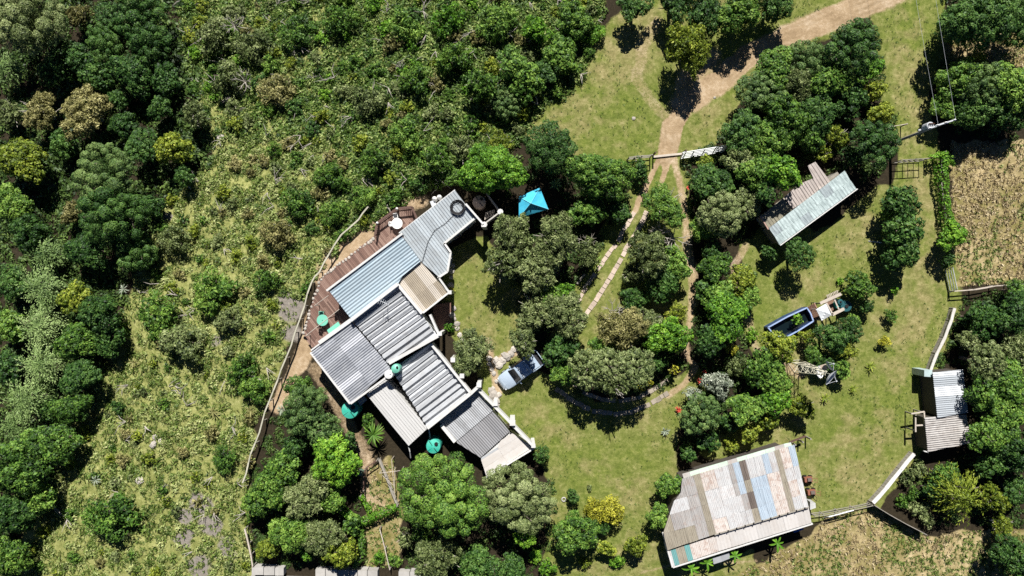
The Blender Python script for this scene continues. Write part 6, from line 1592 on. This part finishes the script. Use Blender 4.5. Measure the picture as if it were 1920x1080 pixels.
for row in sorted(rows, key=lambda q: q[6]):
    key = (row[3], row[5]); rank[key] = rank.get(key, -1) + 1
    w_ = KIND[row[3]][3]
    plant(row[0], row[1], row[2], row[3], "", hc=row[2] * K * 0.55, group="scattered bushes " + ZL[row[4]], label="%s %snearest of its kind to %s" % (w_, ORD[min(rank[key], 19)], LANDMARKS[row[5]][1]))
sel = np.arange(len(hx))[:9500]
topz = (hx[sel] > 620) | (hy[sel] < 260)
szz = rs.uniform(0.25, 0.68, len(sel)) * np.where(topz, 1.15, 1.0)
sx = hx[sel] + rs.normal(size=len(sel)) * 4; sy_ = hy[sel] + rs.normal(size=len(sel)) * 4
for msk, nm, lb, lf, tm in ((topz, "scrub_cover", "mixed green scrub covering the upper slope above the house", 'uh', 0.44), (~topz, "scrub_cover", "mixed yellow green scrub covering the sunny grassy slope", 'hs', 0.50)):
    n_ = int(msk.sum())
    scatter_mass(nm, lb, list(zip(sx[msk], sy_[msk])), LEAF[lf], szz[msk], tm + rs.normal(size=n_) * 0.17, 81, 0.75)
# pale twigs in the scrub
tw = MB()
for k in range(170):
    i = rs.integers(len(hx)); g = G(float(hx[i]), float(hy[i])); a0 = rs.uniform(0, 6.28)
    z0 = rs.uniform(0.2, 0.9)
    for j in range(rs.integers(2, 5)):
        a = a0 + rs.normal() * 0.6; L = rs.uniform(0.5, 1.5)
        p0 = g + Vector((0, 0, z0 * 0.6)); p1 = p0 + Vector((math.cos(a) * L * 0.5, math.sin(a) * L * 0.5, rs.uniform(0.1, 0.5))); p2 = p1 + Vector((math.cos(a + rs.normal() * .5) * L * 0.6, math.sin(a + rs.normal() * .5) * L * 0.6, rs.uniform(-0.1, 0.3)))
        tw.tube([p0, p1, p2], [0.045, 0.032, 0.012], 4, False)
tag(tw.build("dead_twigs", BARK_PALE), "bleached dead twigs scattered through the slope scrub", None, None, "stuff")
# fine dry grass tufts on the slope
gx_ = rs.uniform(-60, 1140, 26000); gy_ = rs.uniform(-30, 1110, 26000)
ok = in_poly(gx_, gy_, HILL); gx_ = gx_[ok][:7000]; gy_ = gy_[ok][:7000]

def tufts(name, label, pts, size, seed, leafm, nb=7, flat=0.5):
    rng = np.random.default_rng(seed)
    n = len(pts); 
    g = np.array([G(float(a), float(b)) for a, b in pts])
    c = np.repeat(g, nb, 0)
    az = rng.random(n * nb) * 6.283; el = rng.uniform(flat, 1.3, n * nb)
    L = np.repeat(size, nb) * rng.uniform(0.6, 1.2, n * nb)
    d = np.stack([np.cos(az) * np.cos(el), np.sin(az) * np.cos(el), np.sin(el)], -1)
    nr = np.stack([-np.cos(az) * np.sin(el), -np.sin(az) * np.sin(el), np.cos(el)], -1)
    v, q = leaf_quads(c + d * (L / 2)[:, None], nr, L, L * 0.22, rng, d)
    t = np.repeat(np.clip(np.repeat(rng.normal(size=n) * 0.18 + 0.5, nb) + rng.normal(size=n * nb) * 0.12, 0, 1), 4)
    tag(link(name, fast_mesh(name, v, q, [leafm], {"tint": t})), label, None, None, "stuff")
tufts("slope_grass", "dry grass tufts growing between the slope scrub", list(zip(gx_, gy_)), rs.uniform(0.25, 0.5, len(gx_)), 82, LEAF['hs'], 6)
fx = []; fy = []
for p, n in ((DRY[0], 1700), (DRY[1], 2100), (DRY[2], 400), (DRY[3], 250)):
    a = np.array(p); x0, y0 = a.min(0); x1, y1 = a.max(0)
    xx = rs.uniform(x0, x1, n * 3); yy = rs.uniform(y0, y1, n * 3); k_ = in_poly(xx, yy, p)
    fx.append(xx[k_][:n]); fy.append(yy[k_][:n])
fx = np.concatenate(fx); fy = np.concatenate(fy)
gp = fbm(fx, fy, 70, 3) + 0.22 * (fy > 900) - 0.05 + rs.normal(size=len(fx)) * 0.08
gs = gp > 0.56
tufts("straw_tufts", "dry straw coloured grass tufts covering the rough fields", list(zip(fx[~gs], fy[~gs])), rs.uniform(0.16, 0.42, (~gs).sum()), 83, LEAF['dg'], 8, 0.2)
tufts("green_grass_tufts", "rough green and yellow grass tufts among the straw of the fields", list(zip(fx[gs], fy[gs])), rs.uniform(0.16, 0.4, gs.sum()), 85, LEAF['hs'], 8, 0.3)
lx = rs.uniform(840, 1800, 14000); ly = rs.uniform(-10, 1090, 14000)
lk = np.zeros(len(lx), bool)
for p in LAWNS: lk |= sdf(lx, ly, p) > 2
for pts, hw, st in TRACKS: lk &= dist_line(lx, ly, pts) > hw
for p in (MAIN, LEAN, LEAN2, R1, R9, R8b, SR, H1, H2, PO): lk &= sdf(lx, ly, p) < -6
lk &= fbm(lx, ly, 60, 3) + rs.normal(size=len(lx)) * 0.1 > 0.48
lx = lx[lk]; ly = ly[lk]
tufts("lawn_weeds", "small weeds and longer grass tufts dotted over the lawns", list(zip(lx, ly)), rs.uniform(0.08, 0.22, len(lx)), 86, LEAF['uh'], 6, 0.3)
# dark undergrowth between the trees
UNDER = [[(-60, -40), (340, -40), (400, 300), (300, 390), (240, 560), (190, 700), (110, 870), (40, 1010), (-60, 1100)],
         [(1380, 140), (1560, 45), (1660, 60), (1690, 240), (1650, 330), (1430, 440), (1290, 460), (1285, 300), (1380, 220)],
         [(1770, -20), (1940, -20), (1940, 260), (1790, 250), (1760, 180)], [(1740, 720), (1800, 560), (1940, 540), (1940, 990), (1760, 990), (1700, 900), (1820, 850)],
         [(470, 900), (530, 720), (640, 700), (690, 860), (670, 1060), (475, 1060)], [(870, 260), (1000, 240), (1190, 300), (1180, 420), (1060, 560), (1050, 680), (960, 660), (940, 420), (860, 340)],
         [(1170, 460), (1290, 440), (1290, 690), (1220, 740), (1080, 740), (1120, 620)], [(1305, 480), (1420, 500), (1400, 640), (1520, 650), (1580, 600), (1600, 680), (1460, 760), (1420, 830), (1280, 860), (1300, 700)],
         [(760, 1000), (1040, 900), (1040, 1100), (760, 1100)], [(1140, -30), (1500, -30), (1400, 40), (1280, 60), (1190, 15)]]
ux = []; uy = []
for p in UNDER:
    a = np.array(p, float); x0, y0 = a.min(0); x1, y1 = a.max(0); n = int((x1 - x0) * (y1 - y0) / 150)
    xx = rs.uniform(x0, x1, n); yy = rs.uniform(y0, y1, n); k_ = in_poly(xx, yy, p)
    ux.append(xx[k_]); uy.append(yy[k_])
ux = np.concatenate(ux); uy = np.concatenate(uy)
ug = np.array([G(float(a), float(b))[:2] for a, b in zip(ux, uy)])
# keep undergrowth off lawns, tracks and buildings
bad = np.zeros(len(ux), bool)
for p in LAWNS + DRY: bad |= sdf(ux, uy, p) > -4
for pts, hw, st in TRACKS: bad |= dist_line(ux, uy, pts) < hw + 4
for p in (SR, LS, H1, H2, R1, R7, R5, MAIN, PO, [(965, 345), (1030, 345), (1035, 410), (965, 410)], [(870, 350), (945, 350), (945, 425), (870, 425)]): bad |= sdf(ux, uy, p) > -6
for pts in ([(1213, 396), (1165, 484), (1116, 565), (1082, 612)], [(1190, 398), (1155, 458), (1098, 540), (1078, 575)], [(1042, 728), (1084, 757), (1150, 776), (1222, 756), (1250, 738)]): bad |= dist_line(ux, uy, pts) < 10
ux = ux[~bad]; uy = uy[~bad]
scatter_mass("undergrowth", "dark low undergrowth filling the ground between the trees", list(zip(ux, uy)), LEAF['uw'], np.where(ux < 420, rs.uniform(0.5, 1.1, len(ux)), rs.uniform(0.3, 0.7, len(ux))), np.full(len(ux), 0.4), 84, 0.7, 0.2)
# bare dead branches among the trees
for i, (a, b, n, L, lb) in enumerate([(1238, 438, 9, 1.6, "bleached dead branches between the forking drive tracks"), (1265, 445, 8, 1.9, "bleached dead branch fan beside the right track"), (1030, 510, 9, 1.5, "pale bare branches in the olive clump right of the lawn"), (1150, 585, 8, 1.5, "pale bare branches left of the khaki garden tree"), (1515, 148, 8, 1.4, "pale bare branches in the road island belt"), (1100, 455, 7, 1.2, "grey bare branches beside the drive strips"), (1575, 105, 7, 1.2, "pale bare branches near the top of the road island belt"), (435, 45, 7, 1.6, "pale bare branches on the top left slope"), (455, 150, 7, 1.5, "pale bare branches on the upper left slope")]):
    mb = MB(); rg = random.Random(900 + i); z0 = 2.4
    g = G(a, b, z0); c0 = g + Vector((0, 0, z0 * 0.7))
    mb.tube([g - Vector((0, 0, 0.1)), c0], [0.09, 0.07], 6)
    a0 = rg.uniform(0, 6.28)
    for k in range(n):
        an = a0 + k * 6.28 / n + rg.uniform(-0.4, 0.4); l = L * rg.uniform(0.7, 1.1)
        p1 = c0 + Vector((math.cos(an) * l * 0.5, math.sin(an) * l * 0.5, rg.uniform(0.4, 0.9))); p2 = p1 + Vector((math.cos(an + 0.3) * l * 0.5, math.sin(an + 0.3) * l * 0.5, rg.uniform(0.1, 0.5)))
        mb.tube([c0, p1, p2], [0.055, 0.035, 0.012], 4, False)
        for s_ in (-0.7, 0.7):
            p3 = p1 + Vector((math.cos(an + s_) * l * 0.4, math.sin(an + s_) * l * 0.4, rg.uniform(0.1, 0.4)))
            mb.tube([p1, p3], [0.028, 0.01], 4, False)
    tag(mb.build("dead_tree", BARK_PALE), lb, "dead tree")
